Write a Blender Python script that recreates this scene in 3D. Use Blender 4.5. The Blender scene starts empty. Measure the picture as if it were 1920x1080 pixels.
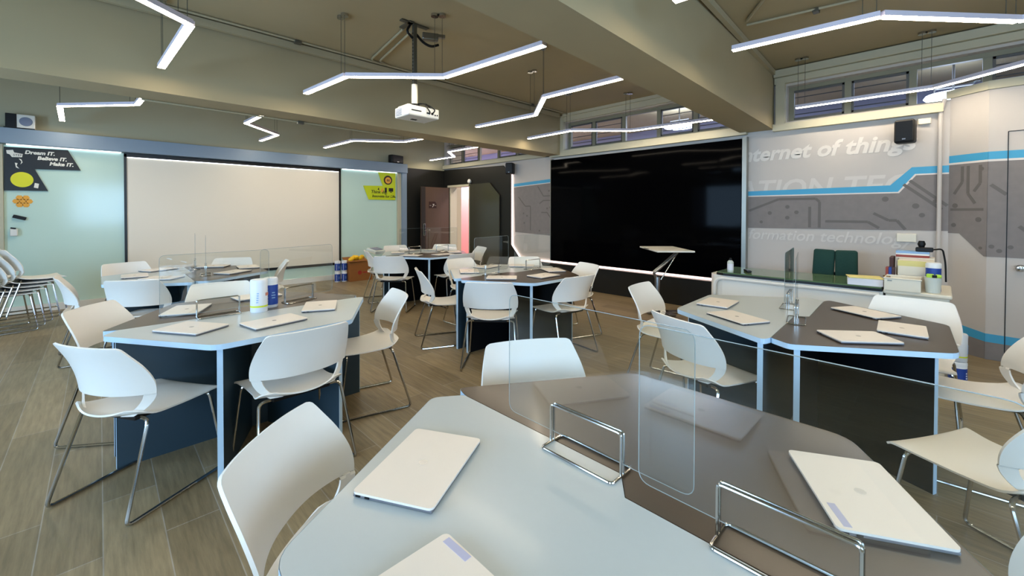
import bpy, bmesh, math, random
from mathutils import Vector, Matrix
random.seed(7)
PI = math.pi
SC = bpy.context.scene
COL = SC.collection

# ------------------------------------------------------------------ camera
H_CAM = 1.4213
F_PX, CY_PX = 789.521, 409.1989
PITCH, ROLL, YAW = 0.0140, 0.0022, 0.7955
fw = Vector((math.cos(YAW)*math.cos(PITCH), math.sin(YAW)*math.cos(PITCH), -math.sin(PITCH)))
r0 = Vector((math.sin(YAW), -math.cos(YAW), 0)); u0 = r0.cross(fw)
rt = r0*math.cos(ROLL)+u0*math.sin(ROLL); up = -r0*math.sin(ROLL)+u0*math.cos(ROLL)
cam_d = bpy.data.cameras.new('camera'); cam = bpy.data.objects.new('camera', cam_d); COL.objects.link(cam)
cam.matrix_world = Matrix(((rt.x, up.x, -fw.x, 0), (rt.y, up.y, -fw.y, 0), (rt.z, up.z, -fw.z, H_CAM), (0, 0, 0, 1)))
cam_d.sensor_width = 36; cam_d.lens = 36*F_PX/1920; cam_d.shift_y = (CY_PX-540)/1920
cam_d.clip_start = 0.02; cam_d.clip_end = 100
SC.camera = cam

# ------------------------------------------------------------------ world, exposure, daylight
W = bpy.data.worlds.new('world'); SC.world = W; W.use_nodes = True
W.node_tree.nodes['Background'].inputs[0].default_value = (0.55, 0.72, 1.0, 1)
W.node_tree.nodes['Background'].inputs[1].default_value = 0.6
SC.view_settings.view_transform = 'Standard'; SC.view_settings.look = 'None'
SC.view_settings.gamma = 1; SC.view_settings.use_curve_mapping = False
SC.view_settings.exposure = 0.42
LED_POWER = 30.0
LED_COL = (1.0, 0.86, 0.66)
def area_light(name, loc, target, sx, sy, power, color):
    d = bpy.data.lights.new(name, 'AREA'); d.shape = 'RECTANGLE'; d.size = sx; d.size_y = sy; d.energy = power; d.color = color
    o = bpy.data.objects.new(name, d); COL.objects.link(o); o.location = loc
    o.rotation_euler = (Vector(target)-Vector(loc)).to_track_quat('-Z', 'Z').to_euler()
    return o
DAY = (0.42, 0.68, 1.0)
for yy in (-1.2, 2.0, 5.2):                       # daylight in the three windows of the wall behind the camera
    area_light('window_daylight', (-3.02, yy, 1.65), (0, yy, 1.6), 2.6, 1.4, 145, DAY)
area_light('window_daylight', (0.6, -3.02, 1.65), (0.6, 0, 1.6), 2.6, 1.4, 95, DAY)
area_light('corridor_light', (7.6, 10.3, 3.1), (7.6, 10.4, 0), 0.8, 2.0, 260, (1, 0.88, 0.88))
area_light('corridor_light', (7.7, 6.5, 3.2), (7.7, 6.5, 0), 0.5, 2.5, 70, (1, 0.86, 0.9))
area_light('corridor_light', (7.7, 3.3, 3.2), (7.7, 3.3, 0), 0.5, 2.0, 60, (0.82, 0.86, 1))
area_light('corridor_light', (7.7, 0.0, 3.2), (7.7, 0, 0), 0.5, 2.0, 22, (0.6, 0.72, 1))

# ------------------------------------------------------------------ materials
def lin(c):
    c /= 255.0
    return c/12.92 if c <= 0.04045 else ((c+0.055)/1.055)**2.4
def rgb(r, g, b): return (lin(r), lin(g), lin(b), 1)
def mat(name, col, rough=0.5, metal=0.0, noise=0.0, scale=30, bump=0.0, spec=None, emit=None, coat=0.0, stretch=None):
    m = bpy.data.materials.new(name); m.use_nodes = True; nt = m.node_tree; b = nt.nodes['Principled BSDF']
    b.inputs['Base Color'].default_value = col; b.inputs['Roughness'].default_value = rough; b.inputs['Metallic'].default_value = metal
    if spec is not None: b.inputs['Specular IOR Level'].default_value = spec
    if coat: b.inputs['Coat Weight'].default_value = coat; b.inputs['Coat Roughness'].default_value = 0.12
    if emit: b.inputs['Emission Color'].default_value = emit[0]; b.inputs['Emission Strength'].default_value = emit[1]
    if noise or bump:
        tc = nt.nodes.new('ShaderNodeTexCoord'); n = nt.nodes.new('ShaderNodeTexNoise'); n.inputs['Scale'].default_value = scale
        n.inputs['Detail'].default_value = 5
        if stretch:
            mp = nt.nodes.new('ShaderNodeMapping'); mp.inputs['Scale'].default_value = stretch
            nt.links.new(tc.outputs['Object'], mp.inputs['Vector']); nt.links.new(mp.outputs['Vector'], n.inputs['Vector'])
        else: nt.links.new(tc.outputs['Object'], n.inputs['Vector'])
        if noise:
            mx = nt.nodes.new('ShaderNodeMix'); mx.data_type = 'RGBA'
            k = 1-noise; k2 = 1+noise
            mx.inputs[6].default_value = (col[0]*k, col[1]*k, col[2]*k, 1); mx.inputs[7].default_value = (min(1, col[0]*k2), min(1, col[1]*k2), min(1, col[2]*k2), 1)
            nt.links.new(n.outputs['Fac'], mx.inputs[0]); nt.links.new(mx.outputs[2], b.inputs['Base Color'])
        if bump:
            bp = nt.nodes.new('ShaderNodeBump'); bp.inputs['Strength'].default_value = bump; bp.inputs['Distance'].default_value = 0.01
            nt.links.new(n.outputs['Fac'], bp.inputs['Height']); nt.links.new(bp.outputs['Normal'], b.inputs['Normal'])
    return m
def clear_sheet(name, ior, tint=(1, 1, 1, 1), rough=0.0):
    """clear sheet: straight transmission plus Fresnel reflection, right on both of its faces"""
    m = bpy.data.materials.new(name); m.use_nodes = True; nt = m.node_tree; nt.nodes.clear()
    out = nt.nodes.new('ShaderNodeOutputMaterial'); tr = nt.nodes.new('ShaderNodeBsdfTransparent'); gl = nt.nodes.new('ShaderNodeBsdfGlossy')
    gl.inputs['Roughness'].default_value = rough; tr.inputs['Color'].default_value = tint
    fr = nt.nodes.new('ShaderNodeFresnel'); geo = nt.nodes.new('ShaderNodeNewGeometry'); mi = nt.nodes.new('ShaderNodeMix')
    mi.inputs[2].default_value = ior; mi.inputs[3].default_value = 1/ior
    nt.links.new(geo.outputs['Backfacing'], mi.inputs[0]); nt.links.new(mi.outputs[0], fr.inputs['IOR'])
    mx = nt.nodes.new('ShaderNodeMixShader'); nt.links.new(fr.outputs[0], mx.inputs[0]); nt.links.new(tr.outputs[0], mx.inputs[1]); nt.links.new(gl.outputs[0], mx.inputs[2])
    nt.links.new(mx.outputs[0], out.inputs['Surface'])
    return m
def floor_mat():
    m = bpy.data.materials.new('wood_planks'); m.use_nodes = True; nt = m.node_tree; b = nt.nodes['Principled BSDF']
    tc = nt.nodes.new('ShaderNodeTexCoord'); mp = nt.nodes.new('ShaderNodeMapping'); mp.inputs['Rotation'].default_value = (0, 0, PI/2)
    nt.links.new(tc.outputs['Object'], mp.inputs['Vector'])
    br = nt.nodes.new('ShaderNodeTexBrick'); br.offset = 0.37; br.inputs['Scale'].default_value = 1
    br.inputs['Brick Width'].default_value = 1.2; br.inputs['Row Height'].default_value = 0.2; br.inputs['Mortar Size'].default_value = 0.0022
    br.inputs['Color1'].default_value = rgb(156, 137, 104); br.inputs['Color2'].default_value = rgb(132, 115, 85); br.inputs['Mortar'].default_value = rgb(165, 155, 140)
    nt.links.new(mp.outputs['Vector'], br.inputs['Vector'])
    mp2 = nt.nodes.new('ShaderNodeMapping'); mp2.inputs['Scale'].default_value = (14, 1.1, 1); nt.links.new(tc.outputs['Object'], mp2.inputs['Vector'])
    n = nt.nodes.new('ShaderNodeTexNoise'); n.inputs['Scale'].default_value = 3.2; n.inputs['Detail'].default_value = 8; n.inputs['Roughness'].default_value = 0.65
    nt.links.new(mp2.outputs['Vector'], n.inputs['Vector'])
    cr = nt.nodes.new('ShaderNodeValToRGB'); cr.color_ramp.elements[0].position = 0.3; cr.color_ramp.elements[0].color = (0.62, 0.62, 0.62, 1)
    cr.color_ramp.elements[1].position = 0.72; cr.color_ramp.elements[1].color = (1.15, 1.15, 1.15, 1); nt.links.new(n.outputs['Fac'], cr.inputs[0])
    mx = nt.nodes.new('ShaderNodeMix'); mx.data_type = 'RGBA'; mx.blend_type = 'MULTIPLY'; mx.inputs[0].default_value = 1
    nt.links.new(br.outputs['Color'], mx.inputs[6]); nt.links.new(cr.outputs[0], mx.inputs[7]); nt.links.new(mx.outputs[2], b.inputs['Base Color'])
    b.inputs['Roughness'].default_value = 0.42
    return m
M = dict(
    floor=floor_mat(),
    ceil=mat('ceiling_paint', rgb(168, 153, 119), 0.8, noise=0.03, scale=4),
    cream=mat('cream_paint', rgb(197, 189, 162), 0.6, noise=0.02, scale=5),
    wallp=mat('wall_paint', rgb(186, 178, 148), 0.75, noise=0.03, scale=4),
    header=mat('blue_grey_metal', rgb(132, 150, 168), 0.38, noise=0.04, scale=3),
    black=mat('black_laminate', rgb(30, 29, 25), 0.45, noise=0.1, scale=6, spec=0.3),
    slide=mat('grey_brown_glass', rgb(66, 63, 50), 0.2, noise=0.05, scale=3),
    doorwood=mat('brown_door_veneer', rgb(92, 70, 54), 0.4, noise=0.12, scale=5, stretch=(8, 8, 0.6)),
    doordark=mat('door_edge_dark', rgb(52, 44, 40), 0.4),
    board=mat('whiteboard_surface', rgb(238, 228, 210), 0.35, noise=0.01, scale=2),
    glassboard=mat('mint_glass_board', rgb(200, 226, 214), 0.12, noise=0.02, scale=2),
    blackframe=mat('black_frame', rgb(16, 16, 18), 0.35),
    led=mat('screen_black', rgb(3, 3, 4), 0.06, spec=0.025),
    silver=mat('satin_aluminium', rgb(150, 150, 142), 0.35, 0.7),
    chrome=mat('chrome', rgb(190, 188, 184), 0.14, 1.0),
    steel=mat('dull_steel', rgb(140, 140, 140), 0.3, 1.0),
    white_pl=mat('white_polypropylene', rgb(236, 231, 222), 0.36, spec=0.4, noise=0.01, scale=40, bump=0.03),
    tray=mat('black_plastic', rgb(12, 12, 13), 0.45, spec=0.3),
    lt=mat('pale_grey_laminate', rgb(188, 195, 195), 0.3, noise=0.015, scale=60, coat=0.15),
    dt=mat('dark_brown_laminate', rgb(76, 63, 49), 0.3, noise=0.05, scale=120, coat=0.1),
    band=mat('pale_blue_edging', rgb(190, 216, 236), 0.4),
    lp=mat('slate_blue_panel', rgb(46, 66, 78), 0.45, noise=0.05, scale=8),
    dp=mat('near_black_panel', rgb(9, 12, 17), 0.5, noise=0.08, scale=8, spec=0.2),
    acryl=clear_sheet('clear_acrylic', 1.62, (0.97, 0.985, 0.98, 1)),
    acedge=mat('acrylic_edge', rgb(150, 160, 160), 0.2),
    glass=clear_sheet('window_glass', 1.45, (0.86, 0.9, 0.96, 1)),
    lap=mat('pale_silver_laptop', rgb(234, 225, 214), 0.38, 0.15, noise=0.01, scale=50),
    lapbase=mat('laptop_base', rgb(120, 118, 122), 0.4, 0.4),
    lavender=mat('lavender_sticker', rgb(186, 184, 208), 0.5),
    logo=mat('laptop_emblem', rgb(222, 214, 203), 0.25, 0.2),
    led_on=mat('lit_diffuser', (1, 1, 1, 1), 0.5, emit=((LED_COL[0], LED_COL[1], LED_COL[2], 1), LED_POWER)),
    strip=mat('lit_strip', (1, 1, 1, 1), 0.5, emit=((1, 0.76, 0.72, 1), 3.0)),
    cool_strip=mat('lit_cool_strip', (1, 1, 1, 1), 0.5, emit=((0.9, 0.95, 1, 1), 3.0)),
    housing=mat('white_aluminium_profile', rgb(215, 205, 215), 0.3),
    mural=mat('pale_grey_mural', rgb(196, 188, 180), 0.55, noise=0.02, scale=10),
    muralband=mat('taupe_mural_band', rgb(128, 120, 116), 0.6, noise=0.12, scale=14),
    muraltrace=mat('mural_trace', rgb(104, 97, 92), 0.6),
    stripe=mat('sky_blue_stripe', rgb(64, 160, 200), 0.5),
    letters=mat('pale_lettering', rgb(222, 215, 206), 0.5),
    paleletters=mat('faint_lettering', rgb(210, 203, 195), 0.5),
    white=mat('white_gloss', rgb(232, 228, 218), 0.3),
    ivory=mat('ivory_plastic', rgb(228, 220, 200), 0.35),
    pink=mat('pink_panel', rgb(200, 118, 112), 0.6, noise=0.04, scale=5),
    locker=mat('pale_pink_locker', rgb(226, 200, 206), 0.5),
    card=mat('cardboard', rgb(146, 92, 40), 0.8, noise=0.08, scale=20),
    red=mat('red_print', rgb(160, 44, 30), 0.6), redbook=mat('red_book', rgb(150, 60, 46), 0.6),
    yellow=mat('yellow_plastic', rgb(240, 190, 20), 0.5),
    lime=mat('lime_sign', rgb(200, 214, 10), 0.5), yel_sign=mat('yellow_disc', rgb(228, 224, 20), 0.5),
    blacksign=mat('black_sign', rgb(10, 9, 9), 0.4), ink=mat('black_ink', rgb(18, 18, 10), 0.6),
    offwhite=mat('white_print', rgb(238, 234, 222), 0.5),
    orange=mat('orange_print', rgb(240, 170, 60), 0.6), darkbrown=mat('dark_brown_print', rgb(54, 26, 14), 0.6),
    blue=mat('blue_label', rgb(24, 64, 150), 0.45), canwhite=mat('canister_white', rgb(228, 230, 232), 0.4),
    limeband=mat('lime_band', rgb(212, 220, 40), 0.5), skin=mat('peach_print', rgb(196, 120, 96), 0.6),
    green=mat('dark_green_fabric', rgb(14, 58, 50), 0.85, noise=0.2, scale=120, bump=0.2),
    greenglass=mat('green_tinted_glass', rgb(92, 116, 78), 0.06, spec=0.8),
    paper=mat('paper', rgb(226, 224, 230), 0.8, noise=0.03, scale=60, stretch=(1, 1, 40)),
    ypaper=mat('yellow_paper', rgb(226, 214, 140), 0.8),
    brown=mat('brown_folder', rgb(74, 44, 40), 0.6), cup=mat('gold_tin', rgb(150, 120, 80), 0.4, 0.6),
    lightblue=mat('light_blue_print', rgb(140, 176, 214), 0.5), frosted=mat('frosted_plastic', rgb(206, 210, 200), 0.3),
    limegreen=mat('lime_green_plastic', rgb(176, 214, 60), 0.45),
    corridor=mat('corridor_paint', rgb(160, 164, 190), 0.8), lampglow=mat('corridor_lamp_glow', (1, 1, 1, 1), 0.5, emit=((0.75, 0.85, 1, 1), 9)),
    dim=mat('window_bar_paint', rgb(92, 90, 86), 0.5), frame=mat('window_frame_paint', rgb(138, 134, 112), 0.45),
    speaker=mat('black_speaker', rgb(9, 9, 10), 0.55, bump=0.1, scale=300), grey=mat('grey_mesh', rgb(120, 128, 150), 0.5),
    pipe=mat('painted_conduit', rgb(170, 158, 128), 0.5), darkmetal=mat('dark_bracket', rgb(96, 92, 80), 0.4, 0.5),
)

# ------------------------------------------------------------------ mesh helpers
def put(name, me, m, parent=None):
    o = bpy.data.objects.new(name, me); COL.objects.link(o)
    if m is not None: me.materials.append(m)
    if parent is not None: o.parent = parent
    return o
class MB:
    def __init__(s): s.bm = bmesh.new()
    def box(s, c, d, rz=0, bev=0, rx=0, ry=0, seg=2):
        g = bmesh.ops.create_cube(s.bm, size=1)['verts']
        mt = Matrix.Translation(c) @ Matrix.Rotation(rz, 4, 'Z') @ Matrix.Rotation(ry, 4, 'Y') @ Matrix.Rotation(rx, 4, 'X') @ Matrix.Diagonal((d[0], d[1], d[2], 1))
        bmesh.ops.transform(s.bm, matrix=mt, verts=g)
        if bev:
            es = list({e for v in g for e in v.link_edges})
            bmesh.ops.bevel(s.bm, geom=es, offset=bev, segments=seg, profile=0.5, affect='EDGES')
        return s
    def prism(s, poly, z0, z1, f=None):
        """poly in 2-D, f maps (a, b, h) to a point"""
        f = f or (lambda a, b, h: (a, b, h))
        bot = [s.bm.verts.new(f(a, b, z0)) for a, b in poly]; top = [s.bm.verts.new(f(a, b, z1)) for a, b in poly]
        n = len(poly); fs = [s.bm.faces.new(bot[::-1]), s.bm.faces.new(top)]
        for i in range(n): fs.append(s.bm.faces.new((bot[i], bot[(i+1) % n], top[(i+1) % n], top[i])))
        return s
    def tube(s, pts, r, seg=8, closed=False):
        P = [Vector(p) for p in pts]; n = len(P); rings = []; ref = None
        for i in range(n):
            if closed: d1 = P[i]-P[i-1]; d2 = P[(i+1) % n]-P[i]
            else: d1 = P[i]-P[i-1] if i else P[1]-P[0]; d2 = P[i+1]-P[i] if i < n-1 else d1
            d1.normalize(); d2.normalize(); t = (d1+d2)
            t = d1 if t.length < 1e-6 else t.normalized()
            if ref is None: ref = Vector((0, 0, 1)) if abs(t.z) < 0.9 else Vector((1, 0, 0))
            a = (ref-t*ref.dot(t)).normalized(); b = t.cross(a); ref = a
            k = 1/max(0.5, t.dot(d2))
            rings.append([s.bm.verts.new(P[i]+(a*math.cos(q)+b*math.sin(q))*r*(1 if k < 1.02 else min(k, 1.4))) for q in [2*PI*j/seg for j in range(seg)]])
        m = n if closed else n-1
        for i in range(m):
            A, B = rings[i], rings[(i+1) % n]
            for j in range(seg): s.bm.faces.new((A[j], A[(j+1) % seg], B[(j+1) % seg], B[j]))
        if not closed: s.bm.faces.new(rings[0][::-1]); s.bm.faces.new(rings[-1])
        return s
    def lathe(s, prof, c=(0, 0, 0), seg=24, mt=None):
        mt = mt or Matrix.Translation(c); rings = []
        for r, z in prof: rings.append([s.bm.verts.new(mt @ Vector((max(r, 1e-4)*math.cos(2*PI*j/seg), max(r, 1e-4)*math.sin(2*PI*j/seg), z))) for j in range(seg)])
        for A, B in zip(rings, rings[1:]):
            for j in range(seg): s.bm.faces.new((A[j], A[(j+1) % seg], B[(j+1) % seg], B[j]))
        s.bm.faces.new(rings[0][::-1]); s.bm.faces.new(rings[-1])
        return s
    def grid(s, rows):
        V = [[s.bm.verts.new(p) for p in row] for row in rows]
        for A, B in zip(V, V[1:]):
            for j in range(len(A)-1): s.bm.faces.new((A[j], A[j+1], B[j+1], B[j]))
        return s
    def build(s, name, m, parent=None, smooth=False, thick=0):
        if thick:
            bmesh.ops.recalc_face_normals(s.bm, faces=s.bm.faces[:]); bmesh.ops.solidify(s.bm, geom=s.bm.faces[:], thickness=thick)
        bmesh.ops.recalc_face_normals(s.bm, faces=s.bm.faces[:])
        me = bpy.data.meshes.new(name)
        for fc in s.bm.faces: fc.smooth = bool(smooth)
        s.bm.to_mesh(me); s.bm.free()
        if smooth: me.set_sharp_from_angle(angle=math.radians(40))
        return put(name, me, m, parent)
def rounded(pts, r, n=4, closed=False):
    P = [Vector(p) for p in pts]; out = []; N = len(P)
    for i in range(N):
        if not closed and i in (0, N-1): out.append(P[i]); continue
        a, b, c = P[i-1], P[i], P[(i+1) % N]; q = min(r, (a-b).length*0.45, (c-b).length*0.45)
        p0 = b+(a-b).normalized()*q; p1 = b+(c-b).normalized()*q
        for k in range(n+1):
            t = k/n; out.append(p0*(1-t)**2+b*2*t*(1-t)+p1*t*t)
    return out
def thing(name, label, cat, loc=(0, 0, 0), rz=0, group=None):
    o = bpy.data.objects.new(name, None); COL.objects.link(o); o.location = loc; o.rotation_euler = (0, 0, rz); o.empty_display_size = 0.1
    return tag(o, label, cat, group)
def tag(o, label=None, cat=None, group=None):
    if label: o['label'] = label
    if cat: o['category'] = cat
    if group: o['group'] = group
    return o
def struct(o): o['kind'] = 'structure'; return o
def dup(root, loc, rz, label, group=None):
    r = root.copy(); COL.objects.link(r); r.location = loc; r.rotation_euler = (0, 0, rz); r['label'] = label
    if group: r['group'] = group
    for ch in list(root.children):
        c = ch.copy(); COL.objects.link(c); c.parent = r
        for g in list(ch.children):
            d = g.copy(); COL.objects.link(d); d.parent = c
    return r
def text(name, s, size, loc, rot, m, parent=None, shear=0.0, bold=0.0, depth=0.002, align='LEFT'):
    cu = bpy.data.curves.new(name, 'FONT'); cu.body = s; cu.size = size; cu.shear = shear; cu.offset = bold; cu.extrude = depth; cu.align_x = align; cu.resolution_u = 3
    t = bpy.data.objects.new(name+'_curve', cu); COL.objects.link(t)
    dg = bpy.context.evaluated_depsgraph_get(); me = bpy.data.meshes.new_from_object(t.evaluated_get(dg))
    bpy.data.objects.remove(t); bpy.data.curves.remove(cu)
    me.materials.clear(); me.name = name
    o = put(name, me, m, parent); o.location = loc; o.rotation_euler = rot
    return o
ROT_L = (PI/2, 0, 0)             # writing on the whiteboard wall
ROT_R = (PI/2, 0, -PI/2)         # writing on the screen wall
onY = lambda Y: (lambda a, b, h: (a, Y-h, b))      # (x, z) shapes standing on a wall facing -Y
onX = lambda X: (lambda a, b, h: (X-h, a, b))      # (y, z) shapes standing on a wall facing -X

# ------------------------------------------------------------------ the room
XW, YW, ZC = 6.37, 9.0, 3.28
X0, Y0 = -3.0, -3.0
struct(MB().box(((X0+8.9)/2, (Y0+12.6)/2, -0.05), (8.9-X0+0.4, 12.6-Y0+0.6, 0.1)).build('floor', M['floor']))
struct(MB().box(((X0+8.9)/2, (Y0+12.6)/2, ZC+0.05), (8.9-X0+0.4, 12.6-Y0+0.6, 0.1)).build('ceiling', M['ceil']))
struct(MB().box(((X0+XW)/2+0.2, YW+0.1, ZC/2), (XW-X0+0.7, 0.2, ZC)).build('wall_left', M['wallp']))
def walled(name, axis, at, a0, a1, holes, m, t=0.2, z1=ZC):
    """wall at a fixed axis value with rectangular holes (a0, a1, z0, z1)"""
    mb = MB(); cuts = sorted({a0, a1, *[h[0] for h in holes], *[h[1] for h in holes]})
    for p, q in zip(cuts, cuts[1:]):
        hs = sorted([h for h in holes if h[0] <= p+1e-6 and h[1] >= q-1e-6], key=lambda h: h[2]); z = 0
        for zz0, zz1 in [(h[2], h[3]) for h in hs]+[(z1, z1)]:
            if zz0 > z+1e-4:
                c = ((p+q)/2, (z+zz0)/2)
                if axis == 'x': mb.box((at, c[0], c[1]), (t, q-p, zz0-z))
                else: mb.box((c[0], at, c[1]), (q-p, t, zz0-z))
            z = zz1
    return struct(mb.build(name, m))
walled('wall_rear', 'x', X0-0.1, Y0, YW, [(-2.5, 0.1, 0.95, 2.35), (0.7, 3.3, 0.95, 2.35), (3.9, 6.5, 0.95, 2.35)], M['wallp'])
walled('wall_near', 'y', Y0-0.1, X0, XW+0.5, [(-0.7, 1.9, 0.95, 2.35)], M['wallp'])
WIN = {1: (5.55, 8.9), 2: (2.0, 5.05), 3: (-2.6, 1.42)}
walled('wall_right', 'x', XW+0.1, Y0, YW, [(WIN[1][0], WIN[1][1], 2.6, 3.13), (WIN[2][0], WIN[2][1], 2.6, 3.13), (WIN[3][0], WIN[3][1], 2.6, 3.06), (7.92, 8.74, 0, 2.05)], M['mural'])
# corridor behind the screen wall
struct(MB().box((8.95, (Y0+12.6)/2, ZC/2), (0.1, 12.6-Y0+0.4, ZC)).build('wall_corridor', M['corridor']))
struct(MB().box((7.7, Y0-0.1, ZC/2), (2.4, 0.2, ZC)).build('wall_corridor_near', M['corridor']))
struct(MB().box((7.7, 12.6, ZC/2), (2.6, 0.2, ZC)).build('wall_corridor_far', M['corridor']))
struct(MB().box((6.47, 10.8, ZC/2), (0.2, 3.58, ZC)).build('wall_corridor_side', M['corridor']))
pk = MB().box((8.62, 10.43, 0.93), (0.5, 1.04, 1.86), bev=0.006).build('corridor_partition', M['pink'])
tag(pk, 'pink partition standing in the corridor seen through the open door', 'partition')
lk = thing('corridor_locker', 'pale pink locker column with stacked doors seen through the doorway', 'locker', (8.62, 11.9, 0))
MB().box((0, -0.45, 0.93), (0.5, 0.86, 1.86), bev=0.006).build('body', M['locker'], lk)
for k in range(4):
    dr = MB().box((-0.256, -0.45, 0.245+k*0.455), (0.012, 0.80, 0.43), bev=0.004).build('locker_door', M['locker'], lk)
    MB().box((-0.264, -0.62, 0.245+k*0.455), (0.006, 0.03, 0.12)).build('locker_handle', M['skin'], dr)

# beams
def beam(name, pa, pb, w, z0):
    a, b = Vector(pa), Vector(pb); d = (b-a); L = d.length; n = Vector((-d.y, d.x)).normalized()*w
    return struct(MB().prism([a, b, b+n, a+n], z0, ZC).build(name, M['ceil']))
beam('trim_beam_near', (X0, 1.24), (XW, 1.565), 0.39, 2.52)
beam('trim_beam_far', (X0, 5.02), (XW, 5.12), 0.40, 2.52)
# sill ledge, cornices, trims under and over the windows
struct(MB().box((XW-0.03, 5.33+1.83, 2.565), (0.1, 3.62, 0.09)).box((XW-0.03, (5.35+1.9)/2, 2.545), (0.1, 3.5, 0.11)).box((XW-0.03, 0.78, 2.53), (0.1, 1.56, 0.09)).build('trim_sill', M['cream']))
struct(MB().box((XW-0.03, 3.5, 3.19), (0.06, 3.1, 0.1)).box((XW-0.05, 3.5, 3.255), (0.1, 3.1, 0.05)).box((XW-0.03, -0.6, 3.13), (0.06, 4.3, 0.08)).box((XW-0.05, -0.6, 3.22), (0.1, 4.3, 0.09)).build('trim_cornice', M['cream']))
struct(MB().box((XW-0.04, 5.09, 2.9), (0.07, 0.09, 0.72)).box((XW-0.035, 1.48, 2.84), (0.072, 0.1, 0.55)).build('trim_window_posts', M['cream']))

# windows: frame, mullions, bars, panes
def window(name, y0, y1, z0, z1, muls, blank=()):
    w = struct(bpy.data.objects.new(name, None)); COL.objects.link(w); w.location = (XW+0.13, 0, 0)
    mb = MB(); t = 0.05
    for z in (z0+t/2, z1-t/2): mb.box((0, (y0+y1)/2, z), (0.06, y1-y0, t))
    for y in [y0+t/2]+list(muls)+[y1-t/2]: mb.box((0, y, (z0+z1)/2), (0.055, t+0.015, z1-z0-0.004))
    mb.build('window_frame', M['frame'], w)
    edges = [y0]+list(muls)+[y1]; bars = MB(); nb = 0
    for i, (p, q) in enumerate(zip(edges, edges[1:])):
        MB().box((0.01, (p+q)/2, (z0+z1)/2), (0.005, q-p-t, z1-z0-t)).build('window_pane', M['glass'], w)
        if i not in blank:
            mb = MB()
            mb.box((-0.012, (p+q)/2, z0+0.065), (0.03, q-p-0.07, 0.025)).box((-0.012, (p+q)/2, z1-0.065), (0.03, q-p-0.07, 0.025))
            mb.box((-0.012, p+0.045, (z0+z1)/2), (0.03, 0.022, z1-z0-0.1)).box((-0.012, q-0.045, (z0+z1)/2), (0.03, 0.022, z1-z0-0.1))
            mb.box((-0.035, (p+q)/2, z0+0.06), (0.02, 0.09, 0.02)); mb.build('window_sash', M['dim'], w)
            for k in (0.28, 0.5, 0.74): bars.tube([(0.06, p, z0+(z1-z0)*k), (0.06, q, z0+(z1-z0)*k)], 0.006, 6); nb += 1
    if nb: bars.build('window_grille', M['dim'], w)
    return w
window('window_1', 5.55, 8.9, 2.6, 3.13, [6.44, 7.05, 7.73, 8.36], (2,))
window('window_2', 2.0, 5.05, 2.6, 3.13, [4.47, 3.855, 3.22, 2.63][::-1], (2,))
window('window_3', -2.6, 1.42, 2.58, 3.06, [0.81, 0.24, -0.31, -0.9, -1.6][::-1], (3,))
for i, (y, z, lab) in enumerate([(3.35, 3.0, 'glowing corridor lamp seen through the window over the big black screen'), (0.02, 2.88, 'bluish glowing corridor lamp seen through the window above the blue striped wall')]):
    t = thing('corridor_lamp', lab, 'lamp', (7.3, y-0.1, 0))
    MB().tube([(0, 0, ZC), (0, 0, z)], 0.012).tube([(-0.0, -0.16, z-0.05), (0, -0.16, z+0.05), (0, 0.16, z+0.05), (0, 0.16, z-0.05)], 0.008).build('bracket', M['dim'], t)
    MB().lathe([(0.02, z), (0.24, z-0.03), (0.26, z-0.06), (0.24, z-0.08), (0.02, z-0.1)], seg=24).build('shade', M['lampglow'], t, True)

# ------------------------------------------------------------------ whiteboard wall
YB = 8.97
hd = struct(MB().box((2.0, 8.91, 2.445), (6.4, 0.18, 0.21), bev=0.006).build('trim_header', M['header']))
for xa, xb in ((-0.9, 0.25), (3.7, 4.98)): MB().box(((xa+xb)/2, 8.945, 2.336), (xb-xa, 0.02, 0.008)).build('led_strip', M['cool_strip'], hd)
struct(MB().box((5.14, 8.93, 1.17), (0.12, 0.14, 2.34)).build('trim_board_post', M['header']))
struct(MB().box((5.035, 8.95, 1.17), (0.09, 0.08, 2.33)).box((-0.965, 8.95, 1.17), (0.07, 0.08, 2.33)).build('trim_board_edge', M['cream']))
struct(MB().box((2.0, 8.96, 0.05), (6.1, 0.08, 0.1)).build('baseboard_left', M['white']))
g = MB().box((-0.32, 8.975, 1.215), (1.22, 0.03, 2.23), bev=0.003).build('glass_board', M['glassboard'])
tag(g, 'mint tinted glass writing board left of the projection whiteboard', 'board', 'glass boards beside the whiteboard')
g = MB().box((4.335, 8.975, 1.215), (1.31, 0.03, 2.23), bev=0.003).build('glass_board', M['glassboard'])
tag(g, 'mint tinted glass writing board right of the projection whiteboard, near the door', 'board', 'glass boards beside the whiteboard')
g = MB().box((1.97, 8.975, 0.2), (3.36, 0.03, 0.2)).build('glass_board', M['glassboard']); tag(g, 'low mint glass strip running under the projection whiteboard', 'board')
wb = thing('whiteboard', 'large cream projection whiteboard in a thin black frame on the far wall', 'whiteboard', (1.97, 8.96, 0.31))
MB().box((0, 0, 1.01), (3.32, 0.03, 1.96)).build('writing_surface', M['board'], wb)
MB().box((0, -0.02, 1.962), (3.3, 0.012, 0.006)).build('led_strip', M['cool_strip'], wb)
MB().box((0, -0.005, 1.995), (3.38, 0.05, 0.06)).box((0, -0.005, 0.02), (3.38, 0.05, 0.045)).box((-1.675, -0.005, 1.01), (0.032, 0.05, 2.0)).box((1.675, -0.005, 1.01), (0.032, 0.05, 2.0)).build('frame', M['blackframe'], wb)
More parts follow.
